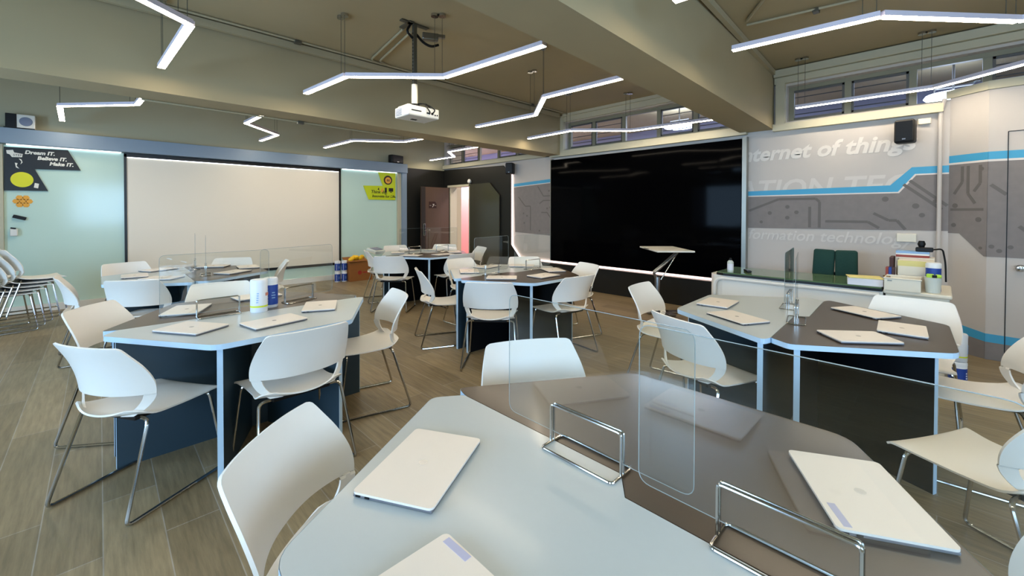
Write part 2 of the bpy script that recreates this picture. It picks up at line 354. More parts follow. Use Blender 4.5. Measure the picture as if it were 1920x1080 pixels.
# black motto sign
s = thing('wall_sign', 'black angular motto sign with white slanted words and a yellow disc', 'sign', (0, YB-0.02, 0))
loc = lambda a, b, h: (a, -h, b)
MB().prism([(-0.92, 2.30), (-0.32, 2.315), (-0.19, 2.025), (-0.645, 2.015), (-0.52, 1.71), (-0.925, 1.706)], 0, 0.012, loc).build('sign_board', M['blacksign'], s)
for k, (x, z, wd) in enumerate([(-0.735, 2.222, 'Dream IT.'), (-0.62, 2.150, 'Believe IT.'), (-0.505, 2.078, 'Make IT.')]):
    text('motto_line', wd, 0.068, (x, -0.013, z), ROT_L, M['offwhite'], s, 0.2, 0.003)
MB().lathe([(0.105, 0), (0.105, 0.004)], seg=32, mt=Matrix.Translation((-0.762, -0.012, 1.86)) @ Matrix.Rotation(PI/2, 4, 'X')).build('yellow_disc', M['yel_sign'], s)
MB().prism([(-0.9, 2.255), (-0.84, 2.265), (-0.83, 2.23), (-0.75, 2.215), (-0.76, 2.17), (-0.85, 2.165), (-0.87, 2.2), (-0.895, 2.21)], 0.012, 0.016, loc).build('hand_icon', M['offwhite'], s)
text('badge_word', 'STEM', 0.04, (-0.842, -0.017, 2.182), ROT_L, M['ink'], s, 0.1)
MB().prism([(-0.79, 2.15), (-0.765, 2.14), (-0.755, 2.10), (-0.775, 2.07), (-0.765, 2.11)], 0.012, 0.016, loc).prism([(-0.825, 2.09), (-0.8, 2.085), (-0.81, 2.05), (-0.785, 2.01), (-0.815, 2.025)], 0.012, 0.016, loc).build('swirl_icon', M['offwhite'], s)
MB().prism([(-0.645, 1.82), (-0.605, 1.81), (-0.615, 1.745), (-0.655, 1.755)], 0.012, 0.016, loc).build('card_icon', M['offwhite'], s)
# lime sign
s = thing('wall_sign', 'lime green angular motto sign with black slanted words and round emblem', 'sign', (0, YB-0.02, 0))
MB().prism([(4.515, 2.32), (4.945, 2.325), (4.94, 1.70), (4.29, 1.70), (4.165, 2.005), (4.63, 2.02)], 0, 0.012, loc).build('sign_board', M['lime'], s)
E4 = Matrix.Rotation(PI/2, 4, 'X')
MB().lathe([(0.105, 0), (0.105, 0.004)], seg=32, mt=Matrix.Translation((4.755, -0.012, 2.156)) @ E4).build('emblem_ring', M['darkbrown'], s)
MB().lathe([(0.072, 0), (0.072, 0.004)], seg=32, mt=Matrix.Translation((4.755, -0.017, 2.15)) @ E4).build('emblem_centre', M['orange'], s)
MB().box((4.735, -0.023, 2.15), (0.02, 0.003, 0.05)).box((4.775, -0.023, 2.15), (0.02, 0.003, 0.05)).build('emblem_mark', M['darkbrown'], s)
text('motto_line', 'Think Big.', 0.1, (4.34, -0.013, 1.845), ROT_L, M['ink'], s, 0.15, 0.001)
text('motto_line', 'Innovate for Life.', 0.085, (4.37, -0.013, 1.755), ROT_L, M['ink'], s, 0.15, 0.001)
MB().box((4.70, -0.014, 1.925), (0.05, 0.003, 0.11)).build('phone_icon', M['ink'], s)
MB().box((4.83, -0.014, 1.935), (0.11, 0.003, 0.08)).box((4.83, -0.014, 1.88), (0.05, 0.003, 0.015)).build('monitor_icon', M['ink'], s)
MB().prism([(4.58, 1.88), (4.63, 1.88), (4.64, 1.97), (4.60, 1.95)], 0.012, 0.016, loc).build('flame_icon', M['orange'], s)
MB().prism([(4.5, 1.93), (4.54, 1.92), (4.53, 1.98)], 0.012, 0.016, loc).build('spark_icon', M['ink'], s)
# small things on the left glass board
mb = MB()
for (a, b) in [(0, 0), (0.06, 0), (-0.06, 0), (0.03, 0.05), (-0.03, 0.05), (0.03, -0.05), (-0.03, -0.05)]:
    mb.lathe([(0.036, 0), (0.036, 0.004)], seg=6, mt=Matrix.Translation((-0.76+a, 8.957, 1.56+b)) @ E4)
tag(mb.build('sticker', M['orange']), 'yellow honeycomb sticker on the glass board under the black sign', 'sticker')
e = thing('board_eraser', 'black whiteboard eraser stuck tilted on the glass board', 'eraser', (-0.79, 8.935, 1.335))
MB().box((0, 0, 0), (0.125, 0.04, 0.045), ry=0.33, bev=0.006).build('body', M['tray'], e); MB().box((0, 0.014, 0), (0.12, 0.014, 0.042), ry=0.33).build('felt', M['grey'], e)
e = thing('wall_dispenser', 'small white wall holder with black top on the glass board', 'holder', (-0.84, 8.92, 1.13))
MB().box((0, 0, 0), (0.07, 0.06, 0.1), bev=0.01).build('body', M['white'], e); MB().box((-0.005, -0.015, 0.058), (0.05, 0.03, 0.02), ry=0.2, bev=0.004).build('lid', M['tray'], e)
# on top of the header
pu = thing('wall_projector', 'white boxy projector with black side on the blue-grey header, top left', 'projector', (-0.76, 8.9, 2.552))
MB().box((0.05, 0, 0.1), (0.17, 0.15, 0.19), bev=0.01).build('body', M['white'], pu); MB().box((-0.085, -0.01, 0.1), (0.1, 0.14, 0.19), bev=0.006).build('black_face', M['tray'], pu)
MB().lathe([(0.062, 0), (0.058, 0.006), (0.02, 0.008)], seg=24, mt=Matrix.Translation((0.05, -0.076, 0.1)) @ E4).build('grille', M['grey'], pu, True)
MB().box((-0.01, 0, 0.005), (0.28, 0.16, 0.012)).build('base_plate', M['tray'], pu)
def speaker(label, loc, rz, w, d, h, bracket):
    t = thing('speaker', label, 'speaker', loc, rz, 'black wall speakers')
    MB().box((0, 0, 0), (w, d, h), bev=min(w, d)*0.16, seg=3).build('cabinet', M['speaker'], t, True)
    MB().box((0, -d/2-0.002, 0.0), (w*0.84, 0.01, h*0.86), bev=0.004).build('grille', M['tray'], t)
    MB().box((0, -d/2-0.009, -h*0.34), (w*0.16, 0.006, 0.012)).build('badge', M['steel'], t)
    if bracket: MB().tube([(0, d/2-0.01, 0.0), (0, d/2+bracket, 0.02)], 0.018).box((0, d/2+bracket, 0.02), (0.08, 0.015, 0.1)).build('wall_bracket', M['tray'], t)
    return t
speaker('black box speaker sitting at the right end of the blue-grey header', (4.93, 8.885, 2.645), 0.25, 0.36, 0.13, 0.185, 0)
speaker('small black speaker on a bracket above the left edge of the screen wall', (6.24, 6.43, 2.35), -PI/2+0.5, 0.17, 0.17, 0.24, 0.07)
speaker('black rounded speaker over the grey lettered wall above the white desk', (6.22, 0.285, 2.30), -PI/2-0.1, 0.165, 0.15, 0.25, 0.06)

# ------------------------------------------------------------------ black corner panelling and doors
struct(MB().box((5.79, 8.985, 1.24), (1.16, 0.03, 2.48)).build('wall_black_panel', M['black']))
bk = struct(MB().prism([(8.96, 0), (8.74, 0), (8.74, 2.06), (7.92, 2.06), (7.92, 0), (1.9, 0), (1.9, 0.42), (6.0, 0.425), (6.24, 0.47), (6.50, 0.72), (6.51, 2.22), (6.76, 2.45), (8.96, 2.5)][::-1], 0, 0.03, onX(XW)).build('wall_black_cladding', M['black']))
MB().tube([(XW-0.018, 6.48, 2.24), (XW-0.018, 6.475, 0.73), (XW-0.018, 6.22, 0.462), (XW-0.018, 6.0, 0.455), (XW-0.018, 1.9, 0.455)], 0.014, 6).build('glow_strip', M['strip'], bk)
# door leaf standing open
d1 = struct(bpy.data.objects.new('door_1', None)); COL.objects.link(d1); d1.location = (6.34, 8.76, 0); d1.rotation_euler = (0, 0, 0.02)
MB().box((-0.42, 0.0, 1.02), (0.82, 0.045, 2.03), bev=0.004).build('door_leaf', M['doorwood'], d1)
MB().box((-0.775, -0.0245, 1.02), (0.11, 0.005, 2.02)).build('lock_stile', M['doordark'], d1)
MB().box((-0.755, -0.035, 1.0), (0.055, 0.02, 0.3), bev=0.008).build('lock_plate', M['chrome'], d1)
MB().box((-0.755, -0.047, 1.05), (0.03, 0.006, 0.14), bev=0.002).build('keypad', M['tray'], d1)
MB().tube(rounded([(-0.755, -0.03, 0.99), (-0.755, -0.085, 0.99), (-0.63, -0.085, 0.99)], 0.02), 0.01).build('door_handle', M['chrome'], d1, True)
sg = MB().prism([(-0.62, 1.52), (-0.62, 1.68), (-0.44, 1.68), (-0.4, 1.63), (-0.4, 1.52)], 0.024, 0.03, loc).build('room_sign', M['darkbrown'], d1)
text('room_number', '7', 0.11, (-0.535, -0.031, 1.545), ROT_L, M['offwhite'], d1, 0.2, 0.001)
MB().box((-0.58, -0.0315, 1.585), (0.05, 0.002, 0.005)).box((-0.44, -0.0315, 1.585), (0.06, 0.002, 0.005)).build('sign_rule', M['offwhite'], d1)
fr = struct(MB().box((6.36, 8.33, 2.07), (0.1, 0.9, 0.05)).box((6.45, 8.725, 1.03), (0.2, 0.035, 2.06)).box((6.36, 7.905, 1.04), (0.1, 0.035, 2.1)).build('trim_door_frame', M['cream']))
d2 = struct(bpy.data.objects.new('door_2', None)); COL.objects.link(d2); d2.location = (6.31, 0, 0)
MB().prism([(7.87, 0.03), (6.83, 0.03), (6.83, 1.80), (7.15, 2.085), (7.87, 2.085)][::-1], 0, 0.025, lambda a, b, h: (-h+0.012, a, b)).build('sliding_leaf', M['slide'], d2)
sn = MB().lathe([(0.02, 0), (0.045, 0.02), (0.05, 0.05), (0.035, 0.09), (0.01, 0.1)], (6.3, 7.88, 2.11), 16).build('door_sensor', M['white'], None, True)
tag(sn, 'small white round sensor above the doorway corner', 'sensor')

# ------------------------------------------------------------------ screen and mural
ls = thing('led_screen', 'huge black glossy video wall screen on the right wall', 'screen', (XW, 3.625, 0.49))
MB().box((-0.05, 0, 0.97), (0.09, 3.41, 1.95), bev=0.004).build('display', M['led'], ls)
MB().box((-0.047, -1.735, 0.98), (0.09, 0.055, 1.98)).build('side_trim', M['silver'], ls)
MB().box((-0.047, 1.71, 0.98), (0.09, 0.02, 1.98)).build('side_trim', M['silver'], ls)
def flat(name, poly, m, parent, h0=0, h1=0.004, X=XW): return MB().prism(poly, h0, h1, onX(X)).build(name, m, parent)
mr = struct(bpy.data.objects.new('wall_mural', None)); COL.objects.link(mr)
# between the glow strip and the screen
flat('mural_stripe', [(6.44, 2.03), (5.34, 2.085), (5.34, 2.02), (6.44, 1.97)], M['stripe'], mr)
flat('mural_rule', [(6.44, 1.97), (5.34, 2.02), (5.34, 2.005), (6.44, 1.955)], M['letters'], mr)
flat('mural_band', [(6.44, 1.955), (5.34, 2.005), (5.34, 0.96), (6.40, 1.0)], M['muralband'], mr)
# right of the screen
flat('mural_stripe', [(1.87, 1.715), (0.41, 1.735), (0.235, 1.925), (-0.05, 1.925), (-0.05, 1.85), (0.21, 1.85), (0.345, 1.66), (1.87, 1.655)], M['stripe'], mr)
flat('mural_rule', [(1.87, 1.655), (0.345, 1.66), (0.21, 1.85), (-0.05, 1.85), (-0.05, 1.835), (0.2, 1.835), (0.335, 1.645), (1.87, 1.64)], M['letters'], mr)
flat('mural_band', [(1.87, 1.64), (0.335, 1.645), (0.2, 1.835), (-0.05, 1.835), (-0.05, 1.235), (1.87, 1.215)], M['muralband'], mr)
def traces(paths, dots, X, parent, f=None, w=0.02):
    mb = MB(); f = f or onX(X)
    for p in paths:
        for (a, b), (c, d) in zip(p, p[1:]):
            L = math.hypot(c-a, d-b); nx, nz = -(d-b)/L*w/2, (c-a)/L*w/2
            mb.prism([(a+nx, b+nz), (c+nx, d+nz), (c-nx, d-nz), (a-nx, b-nz)], 0.004, 0.0055, f)
    for a, b, r in dots: mb.prism([(a+r*math.cos(k*PI/5), b+r*math.sin(k*PI/5)) for k in range(10)], 0.004, 0.0055, f)
    return mb.build('circuit_traces', M['muraltrace'], parent)
traces([[(6.3, 1.75), (6.1, 1.55), (5.95, 1.55), (5.95, 1.05)], [(5.75, 1.95), (5.6, 1.75), (5.36, 1.75)], [(5.7, 1.6), (5.6, 1.66), (5.36, 1.66)], [(5.65, 1.42), (5.5, 1.42), (5.4, 1.3), (5.36, 1.3)]],
       [(6.15, 1.4, 0.02), (6.05, 1.35, 0.02), (6.13, 1.2, 0.02), (5.5, 1.5, 0.02), (5.42, 1.52, 0.02), (5.45, 1.85, 0.02), (5.7, 1.05, 0.02)], XW, mr, w=0.022)
traces([[(1.85, 1.45), (1.5, 1.6), (1.1, 1.6), (1.06, 1.56), (1.06, 1.24)], [(1.16, 1.5), (1.16, 1.24)], [(0.55, 1.42), (0.42, 1.34), (0.35, 1.34), (0.28, 1.24)], [(0.25, 1.78), (-0.04, 1.5)], [(0.3, 1.74), (0.0, 1.46)], [(1.0, 1.32), (0.6, 1.32), (0.5, 1.25)]],
       [(1.4, 1.5, 0.025), (1.6, 1.42, 0.025), (1.4, 1.36, 0.025), (1.3, 1.43, 0.025), (0.45, 1.58, 0.03), (0.2, 1.5, 0.03), (0.15, 1.4, 0.025), (0.05, 1.55, 0.02), (1.7, 1.3, 0.02)], XW, mr, w=0.03)
text('mural_lettering', 'internet of things', 0.258, (XW-0.003, 2.01, 2.125), ROT_R, M['letters'], mr, 0.25, 0.008)
text('mural_lettering', 'INFORMATION TECHNOLOGY', 0.335, (XW-0.001, 3.24, 1.622), ROT_R, M['paleletters'], mr, 0.2, 0.006, depth=0.001)
text('mural_lettering', 'information technology', 0.188, (XW-0.003, 2.0, 1.07), ROT_R, M['paleletters'], mr, 0.25, 0.002)
# splayed closet wall on the right
CA, CB, CC = Vector((6.37, -0.05)), Vector((6.17, -0.31)), Vector((6.17, -3.0))
cl = struct(MB().prism([(6.37, -0.05), (6.17, -0.31), (6.17, -3.0), (6.37, -3.0)], 0, 2.62).build('wall_closet', M['mural']))
struct(MB().prism([(6.37, -0.02), (6.14, -0.30), (6.14, -3.0), (6.37, -3.0)], 2.62, 2.70).build('trim_closet_top', M['cream']))
D1 = (CB-CA).normalized(); N1 = Vector((D1.y, -D1.x)); L1 = (CB-CA).length
if N1.x > 0: N1 = -N1
f1 = lambda a, b, h: (CA.x+D1.x*a+N1.x*h, CA.y+D1.y*a+N1.y*h, b)
f2 = lambda a, b, h: (6.17-h, -0.31-a, b)
for f, st, rl, bd, lw, lb in (
    (f1, [(0, 2.02), (L1, 2.02), (L1, 1.945), (0, 1.945)], [(0, 1.945), (L1, 1.945), (L1, 1.925), (0, 1.925)], [(0, 1.925), (L1, 1.925), (L1, 1.0), (L1-0.02, 1.0), (0.10, 1.215), (0, 1.215)], [(0, 0.30), (L1, 0.25), (L1, 0.17), (0, 0.21)], [(0, 0.21), (L1, 0.17), (L1, 0.0), (0, 0.0)]),
    (f2, [(0, 2.02), (2.6, 2.0), (2.6, 1.925), (0, 1.945)], [(0, 1.945), (2.6, 1.925), (2.6, 1.905), (0, 1.925)], [(0, 1.925), (2.6, 1.905), (2.6, 0.99), (0, 1.0)], [(0, 0.25), (2.6, 0.2), (2.6, 0.12), (0, 0.17)], [(0, 0.17), (2.6, 0.12), (2.6, 0), (0, 0)])):
    MB().prism(st, 0, 0.004, f).build('mural_stripe', M['stripe'], cl); MB().prism(rl, 0, 0.004, f).build('mural_rule', M['letters'], cl)
    MB().prism(bd, 0, 0.004, f).build('mural_band', M['muralband'], cl); MB().prism(lw, 0, 0.004, f).build('mural_stripe', M['stripe'], cl); MB().prism(lb, 0, 0.004, f).build('mural_band', M['muralband'], cl)
traces([[(0.05, 1.62), (0.12, 1.74), (0.12, 1.9)], [(0.17, 1.9), (0.17, 1.62), (0.23, 1.52)], [(0.27, 1.9), (0.27, 1.72), (0.22, 1.64)], [(0.02, 1.46), (0.3, 1.46)]], [(0.06, 1.5, 0.025), (0.26, 1.36, 0.025), (0.05, 1.3, 0.022), (0.28, 1.86, 0.02), (0.28, 1.08, 0.015)], 0, cl, f1, 0.026)
traces([[(0.02, 1.7), (0.12, 1.6)], [(0.2, 1.3), (0.5, 1.0)]], [(0.03, 1.1, 0.02), (0.08, 1.06, 0.02), (0.15, 1.1, 0.02)], 0, cl, f2, 0.03)
d3 = struct(bpy.data.objects.new('door_3', None)); COL.objects.link(d3); d3.location = (6.165, -0.435, 0)
mb = MB().box((0, 0, 1.1), (0.004, 0.006, 2.2)).box((0, -0.4, 2.2), (0.004, 0.8, 0.006)); mb.build('door_gap', M['tray'], d3)
MB().lathe([(0.01, 0), (0.012, 0.03), (0.03, 0.04), (0.034, 0.055), (0.025, 0.07), (0.005, 0.074)], seg=20, mt=Matrix.Translation((-0.003, -0.085, 0.91)) @ Matrix.Rotation(-PI/2, 4, 'Y')).build('door_knob', M['chrome'], d3, True)
# conduit and socket boxes in the corner
cp = MB().tube([(6.33, -0.01, 2.62), (6.33, 0.02, 2.5), (6.33, 0.02, 0.8)], 0.019, 10).build('conduit', M['mural'], None, True); tag(cp, 'cream vertical pipe in the corner beside the striped closet wall', 'pipe')
so = MB().box((6.355, 0.27, 1.15), (0.03, 0.16, 0.09), bev=0.006).build('socket_box', M['ivory']); tag(so, 'ivory double socket on the wall above the desk clutter', 'socket')
so = MB().box((6.35, 0.14, 2.41), (0.04, 0.1, 0.06), bev=0.006).build('junction_box', M['ivory']); tag(so, 'ivory junction box beside the rounded speaker over the lettered wall', 'junction box')

# ------------------------------------------------------------------ ceiling conduits
def conduit(label, pts, r=0.012, boxes=()):
    t = thing('ceiling_conduit', label, 'conduit', pts[0])
    o = Vector(pts[0])
    MB().tube([Vector(p)-o for p in pts], r, 8).build('pipe', M['pipe'], t, True)
    for b in boxes: MB().box(Vector(b)-o, (0.07, 0.05, 0.035), bev=0.005).build('junction_box', M['darkmetal'], t)
    return t
conduit('long thin pipe along the ceiling behind the hanging projector', [(X0+0.1, 4.86, 3.265), (6.3, 4.93, 3.265)], 0.011, [(1.55, 4.9, 3.255), (3.3, 4.91, 3.255), (5.3, 4.92, 3.255)])
t = tag(MB().box((1.6, 4.985, 3.23), (9.1, 0.05, 0.07), rz=0.011).build('cable_trunking', M['pipe']), 'painted cable trunking under the ceiling along the far beam', 'trunking')
conduit('twin pipe bend running from the trunking to the hanging projector bracket, upper pipe', rounded([(2.52, 4.9, 3.262), (2.36, 4.86, 3.262), (2.2, 3.82, 3.262)], 0.08))
conduit('twin pipe bend running from the trunking to the hanging projector bracket, lower pipe', rounded([(2.64, 4.9, 3.262), (2.46, 4.84, 3.262), (2.29, 3.82, 3.262)], 0.08))
conduit('thin pipe along the underside of the far beam', [(0.3, 5.44, 2.508), (3.1, 5.475, 2.508)], 0.009, [(1.75, 5.45, 2.5)])
t = tag(MB().box((1.7, 1.32, 3.24), (9.2, 0.045, 0.06), rz=0.0507).build('cable_trunking', M['pipe']), 'painted cable trunking along the ceiling beside the near beam', 'trunking')
conduit('thin ceiling pipe running diagonally from the near beam trunking', [(4.45, 1.33, 3.262), (3.6, 0.75, 3.262), (2.0, -0.4, 3.262)], 0.014)
conduit('thin ceiling pipe crossing towards the right windows above the right lamp', [(4.55, 1.36, 3.262), (4.72, 0.3, 3.262), (4.8, -2.4, 3.262)], 0.012, [(4.66, 0.82, 3.255)])

# ------------------------------------------------------------------ hanging light lines
ZL = 2.69
def light_line(label, pts, hang):
    t = thing('pendant_light', label, 'light', (pts[0][0], pts[0][1], ZL), 0, 'zigzag light lines hanging from the ceiling')
    o = Vector((pts[0][0], pts[0][1])); P = [Vector(p)-o for p in pts]; w, h = 0.027, 0.034
    for a, b in zip(P, P[1:]):
        d = (b-a); ang = math.atan2(d.y, d.x); c = (a+b)/2; L = d.length
        bar = MB().box((c.x, c.y, h/2-0.004), (L-0.004, 2*w, h), ang).build('light_bar', M['housing'], t)
        MB().box((c.x, c.y, -0.0055), (L-0.006, 2*w-0.002, 0.003), ang).build('diffuser', M['led_on'], bar)
    for i in hang:
        p = P[i]; q = P[i-1] if i else P[1]; e = (q-p).normalized()*0.07
        mb = MB()
        for k in (0.3, 1.3):
            x, y = p.x+e.x*k, p.y+e.y*k
            mb.lathe([(0.035, ZC-ZL-0.025), (0.035, ZC-ZL-0.002)], (x, y, 0), 14)
        mb.build('ceiling_rose', M['chrome'], t, True)
        mb = MB()
        for k in (0.3, 1.3): mb.tube([(p.x+e.x*k, p.y+e.y*k, h), (p.x+e.x*k, p.y+e.y*k, ZC-ZL-0.02)], 0.0025, 5)
        mb.build('hanging_wire', M['darkmetal'], t)
    return t
LL = [
 ('light line at the top left corner of the picture, bent once', [(-0.5, 2.8), (0.45, 3.58), (0.40, 4.83)], (1, 2)),
 ('light line in front of the ceiling projector', [(1.59, 4.79), (1.66, 3.92), (2.33, 3.29), (2.42, 2.12)], (1, 2)),
 ('light line with a Z bend right of the ceiling projector', [(4.02, 4.86), (4.07, 3.72), (3.52, 3.09), (3.54, 2.13)], (1, 2)),
 ('light line in front of the windows over the black screen', [(5.29, 5.0), (5.24, 4.04), (5.90, 3.38), (5.97, 2.18)], (1, 2)),
 ('hook shaped light line at far left near the wall projector', [(-0.36, 8.63), (-0.33, 7.45), (0.33, 6.70), (0.36, 6.2)], (1, 2)),
 ('Z shaped light line over the left part of the whiteboard', [(1.54, 6.2), (1.51, 7.0), (2.11, 7.68), (2.07, 8.54)], (1, 2)),
 ('light line over the right part of the whiteboard', [(3.19, 8.55), (3.23, 7.36), (3.95, 6.8), (4.0, 6.27)], (1, 2)),
 ('small Z shaped light line near the door corner', [(5.79, 8.77), (5.81, 7.82), (5.25, 7.26), (5.25, 6.33)], (1, 2)),
 ('light line at top right, nearest the camera on that side', [(3.54, 1.16), (3.61, 0.29), (4.34, -0.34), (4.40, -1.5)], (1, 2)),
 ('light line in front of the right windows above the rounded speaker', [(6.02, 1.25), (6.05, 0.07), (5.5, -0.62), (5.45, -1.5)], (0, 1)),
 ('light line whose tip just shows at the top edge right of the near beam', [(2.47, 1.14), (2.51, 0.2), (1.8, -0.5)], (0, 1)),
 ('unseen light line added behind the camera for its light', [(-0.9, 1.0), (-0.9, -0.2), (-0.2, -0.9), (-0.2, -2.1)], (1, 2)),  # added out-of-view fixture, brightens the near part of the room
]
for a in LL: light_line(*a)

# ------------------------------------------------------------------ ceiling projector
PX, PY = 2.235, 3.66
pm = thing('projector_mount', 'slotted metal ceiling pole and bracket that carries the hanging projector', 'mount', (PX, PY, ZC))
MB().box((0, 0, -0.008), (0.3, 0.05, 0.012)).box((-0.05, 0.06, -0.008), (0.05, 0.2, 0.012)).build('ceiling_plate', M['darkmetal'], pm)
mb = MB().box((0, 0, -0.35), (0.035, 0.035, 0.68)); mb.build('upper_pole', M['darkmetal'], pm)
mb = MB()
for k in range(14): mb.lathe([(0.007, 0), (0.007, 0.003)], seg=8, mt=Matrix.Translation((-0.0185, -0.0, -0.1-0.035*k)) @ Matrix.Rotation(-PI/2, 4, 'Y'))
mb.build('pole_holes', M['tray'], pm)
MB().lathe([(0.03, -0.82), (0.03, -0.6)], seg=16).build('lower_pole', M['ivory'], pm, True)
MB().tube(rounded([(0.02, 0.0, -0.1), (0.1, 0.0, -0.16), (0.16, -0.05, -0.2), (0.24, -0.06, -0.16)], 0.08, 6), 0.013).build('cable', M['tray'], pm, True)
MB().tube(rounded([(-0.05, 0, -0.03), (-0.09, 0, -0.1), (-0.02, 0, -0.15)], 0.05, 6), 0.012).build('cable', M['tray'], pm, True)
MB().box((0.17, -0.02, -0.09), (0.16, 0.07, 0.07), rz=-0.5, bev=0.01).box((0.26, -0.06, -0.07), (0.1, 0.04, 0.03), rz=-0.5).build('socket_box', M['steel'], pm)
pr = thing('ceiling_projector', 'white data projector hanging from the slotted ceiling pole', 'projector', (PX+0.065, PY+0.06, 2.355))
MB().box((0, 0, 0.055), (0.35, 0.27, 0.1), bev=0.012).build('body', M['white'], pr)
MB().box((-0.1, 0.02, 0.112), (0.1, 0.2, 0.025), bev=0.008).build('top_cover', M['white'], pr)
mb = MB()
for k in range(5): mb.box((-0.177, 0.05, 0.025+0.014*k), (0.004, 0.11, 0.006))
mb.build('vent_slats', M['grey'], pr)
mb = MB()
for x, z, w, h in [(-0.09, 0.055, 0.11, 0.01), (0.04, 0.05, 0.03, 0.014), (0.09, 0.05, 0.025, 0.022), (0.125, 0.04, 0.014, 0.014), (0.15, 0.042, 0.012, 0.014)]: mb.box((x, -0.136, z), (w, 0.004, h))
mb.build('rear_ports', M['tray'], pr)
MB().tube(rounded([(0.06, -0.138, 0.045), (0.03, -0.19, 0.05), (0.01, -0.12, 0.14), (0.08, -0.05, 0.16), (0.14, -0.03, 0.13)], 0.05, 5), 0.007).tube(rounded([(0.09, -0.138, 0.05), (0.1, -0.18, 0.08), (0.05, -0.1, 0.15), (-0.06, 0, 0.15)], 0.05, 5), 0.006).build('cables', M['tray'], pr, True)
MB().lathe([(0.05, 0.1), (0.05, 0.13)], (-0.065, -0.06, 0), 12).build('pole_socket', M['tray'], pr)
MB().box((-0.13, 0.08, 0.11), (0.02, 0.03, 0.03)).build('blue_plug', M['blue'], pr)
MB().box((-0.02, 0.03, 0.003), (0.06, 0.03, 0.006)).build('foot', M['tray'], pr)

# ------------------------------------------------------------------ tables
S_T, PWV, HDV, BCL, ACL, JOG = 0.7907, 0.4522, 0.8731, 0.086, 0.13, 0.047
def half_poly(inset=0.0):
    s = S_T; gap = 0.0015
    tipR, tipL, h1, h2 = Vector((1, 0)), Vector((-1, 0)), Vector((PWV, HDV)), Vector((-PWV, HDV))
    cr = tipR+(h1-tipR)*BCL; clp = tipL+(h2-tipL)*BCL
    pts = [(-(1-ACL), JOG), (-0.035, JOG), (0.035, -JOG), ((1-ACL), -JOG), cr, h1, h2, clp]
    P = [Vector((p[0]*s, p[1]*s)) for p in pts]
    P = [Vector((p.x, p.y+gap)) for p in P]
    out = []
    rad = {0: 0.012, 3: 0.012, 4: 0.03, 5: 0.05, 6: 0.05, 7: 0.03}
    for i, p in enumerate(P):
        if i not in rad: out.append(p); continue
        a, c = P[i-1], P[(i+1) % 8]; q = rad[i]
        p0 = p+(a-p).normalized()*q; p1 = p+(c-p).normalized()*q
        for k in range(5): t = k/4; out.append(p0*(1-t)**2+p*2*t*(1-t)+p1*t*t)
    return out
ZT = 0.74
def panel(name, m, parent, a, b, ends, t=0.026, z0=0.0, z1=ZT-0.03):
    a, b = Vector(a), Vector(b); d = (b-a); ang = math.atan2(d.y, d.x); c = (a+b)/2; n = d.normalized()
    p = MB().box((c.x, c.y, (z0+z1)/2), (d.length, t, z1-z0), ang).build(name, m, parent)
    for e in ends:
        q = a-n*0.0008 if e == 0 else b+n*0.0008
        MB().box((q.x, q.y, (z0+z1)/2), (0.002, t+0.002, z1-z0), ang).build('panel_edging', M['band'], p)
    return p
def make_half(top, side):
    t = thing('desk_half', 'x', 'table', (0, 0, 0), 0, 'half hexagon classroom tables')
    P = half_poly()
    tt = MB().prism(P, ZT-0.028, ZT).build('tabletop', top, t)
    mb = MB(); n = len(P)
    o = []
    for i in range(n):
        a, b, c = P[i-1], P[i], P[(i+1) % n]; d = ((b-a).normalized()+(c-b).normalized()).normalized(); o.append(b+Vector((d.y, -d.x))*0.0012)
    for i in range(n):
        if max(P[i].y, P[(i+1) % n].y) < 0.05 and max(abs(P[i].x), abs(P[(i+1) % n].x)) < 0.681: continue        # the two halves meet here
        j = (i+1) % n
        v = [mb.bm.verts.new((q.x, q.y, z)) for z in (ZT-0.0285, ZT-0.0005) for q in (o[i], o[j])]
        mb.bm.faces.new((v[0], v[1], v[3], v[2]))
    mb.build('edge_band', M['band'], tt)
    panel('spine_panel', side, t, (-0.70, 0.085), (0.70, 0.085), (0, 1))
    for sg in (-1, 1): panel('leg_panel', side, t, (sg*0.322, 0.615), (sg*0.06, 0.102), (0,))
    return t
LIGHT = make_half(M['lt'], M['lp']); DARK = make_half(M['dt'], M['dp'])
TABLES = {
 'near': ((0.93, 0.55), -PI/2, 'down'), 'left': ((0.755, 3.284), 0.026, 'down'), 'mid': ((3.347, 3.419), -0.010, 'up'),
 'right': ((3.3045, 0.6375), 0.042, 'up'), 'board': ((0.70, 5.80), -PI/2, 'down'), 'door': ((3.875, 6.02), -0.005, 'up')}
WHERE = {'near': 'nearest table in the foreground', 'left': 'left table with the wipes canisters', 'mid': 'middle table before the black screen',
         'right': 'right table beside the white desk', 'board': 'table in front of the whiteboard', 'door': 'farthest table by the door'}
used = [False, False]
for k, (c, th, ls_) in TABLES.items():
    for i, (src, nm) in enumerate(((LIGHT, 'pale grey'), (DARK, 'dark brown'))):
        up_ = (ls_ == 'up') if i == 0 else (ls_ != 'up')
        if k == 'mid' or k == 'door': up_ = (i == 0)
        rz = th if up_ else th+PI
        lab = f'{nm} half hexagon desk, the {"lighter" if i == 0 else "darker"} half of the {WHERE[k]}'
        if used[i]: dup(src, (c[0], c[1], 0), rz, lab, 'half hexagon classroom tables')
        else:
            used[i] = True; src.location = (c[0], c[1], 0); src.rotation_euler = (0, 0, rz); src['label'] = lab

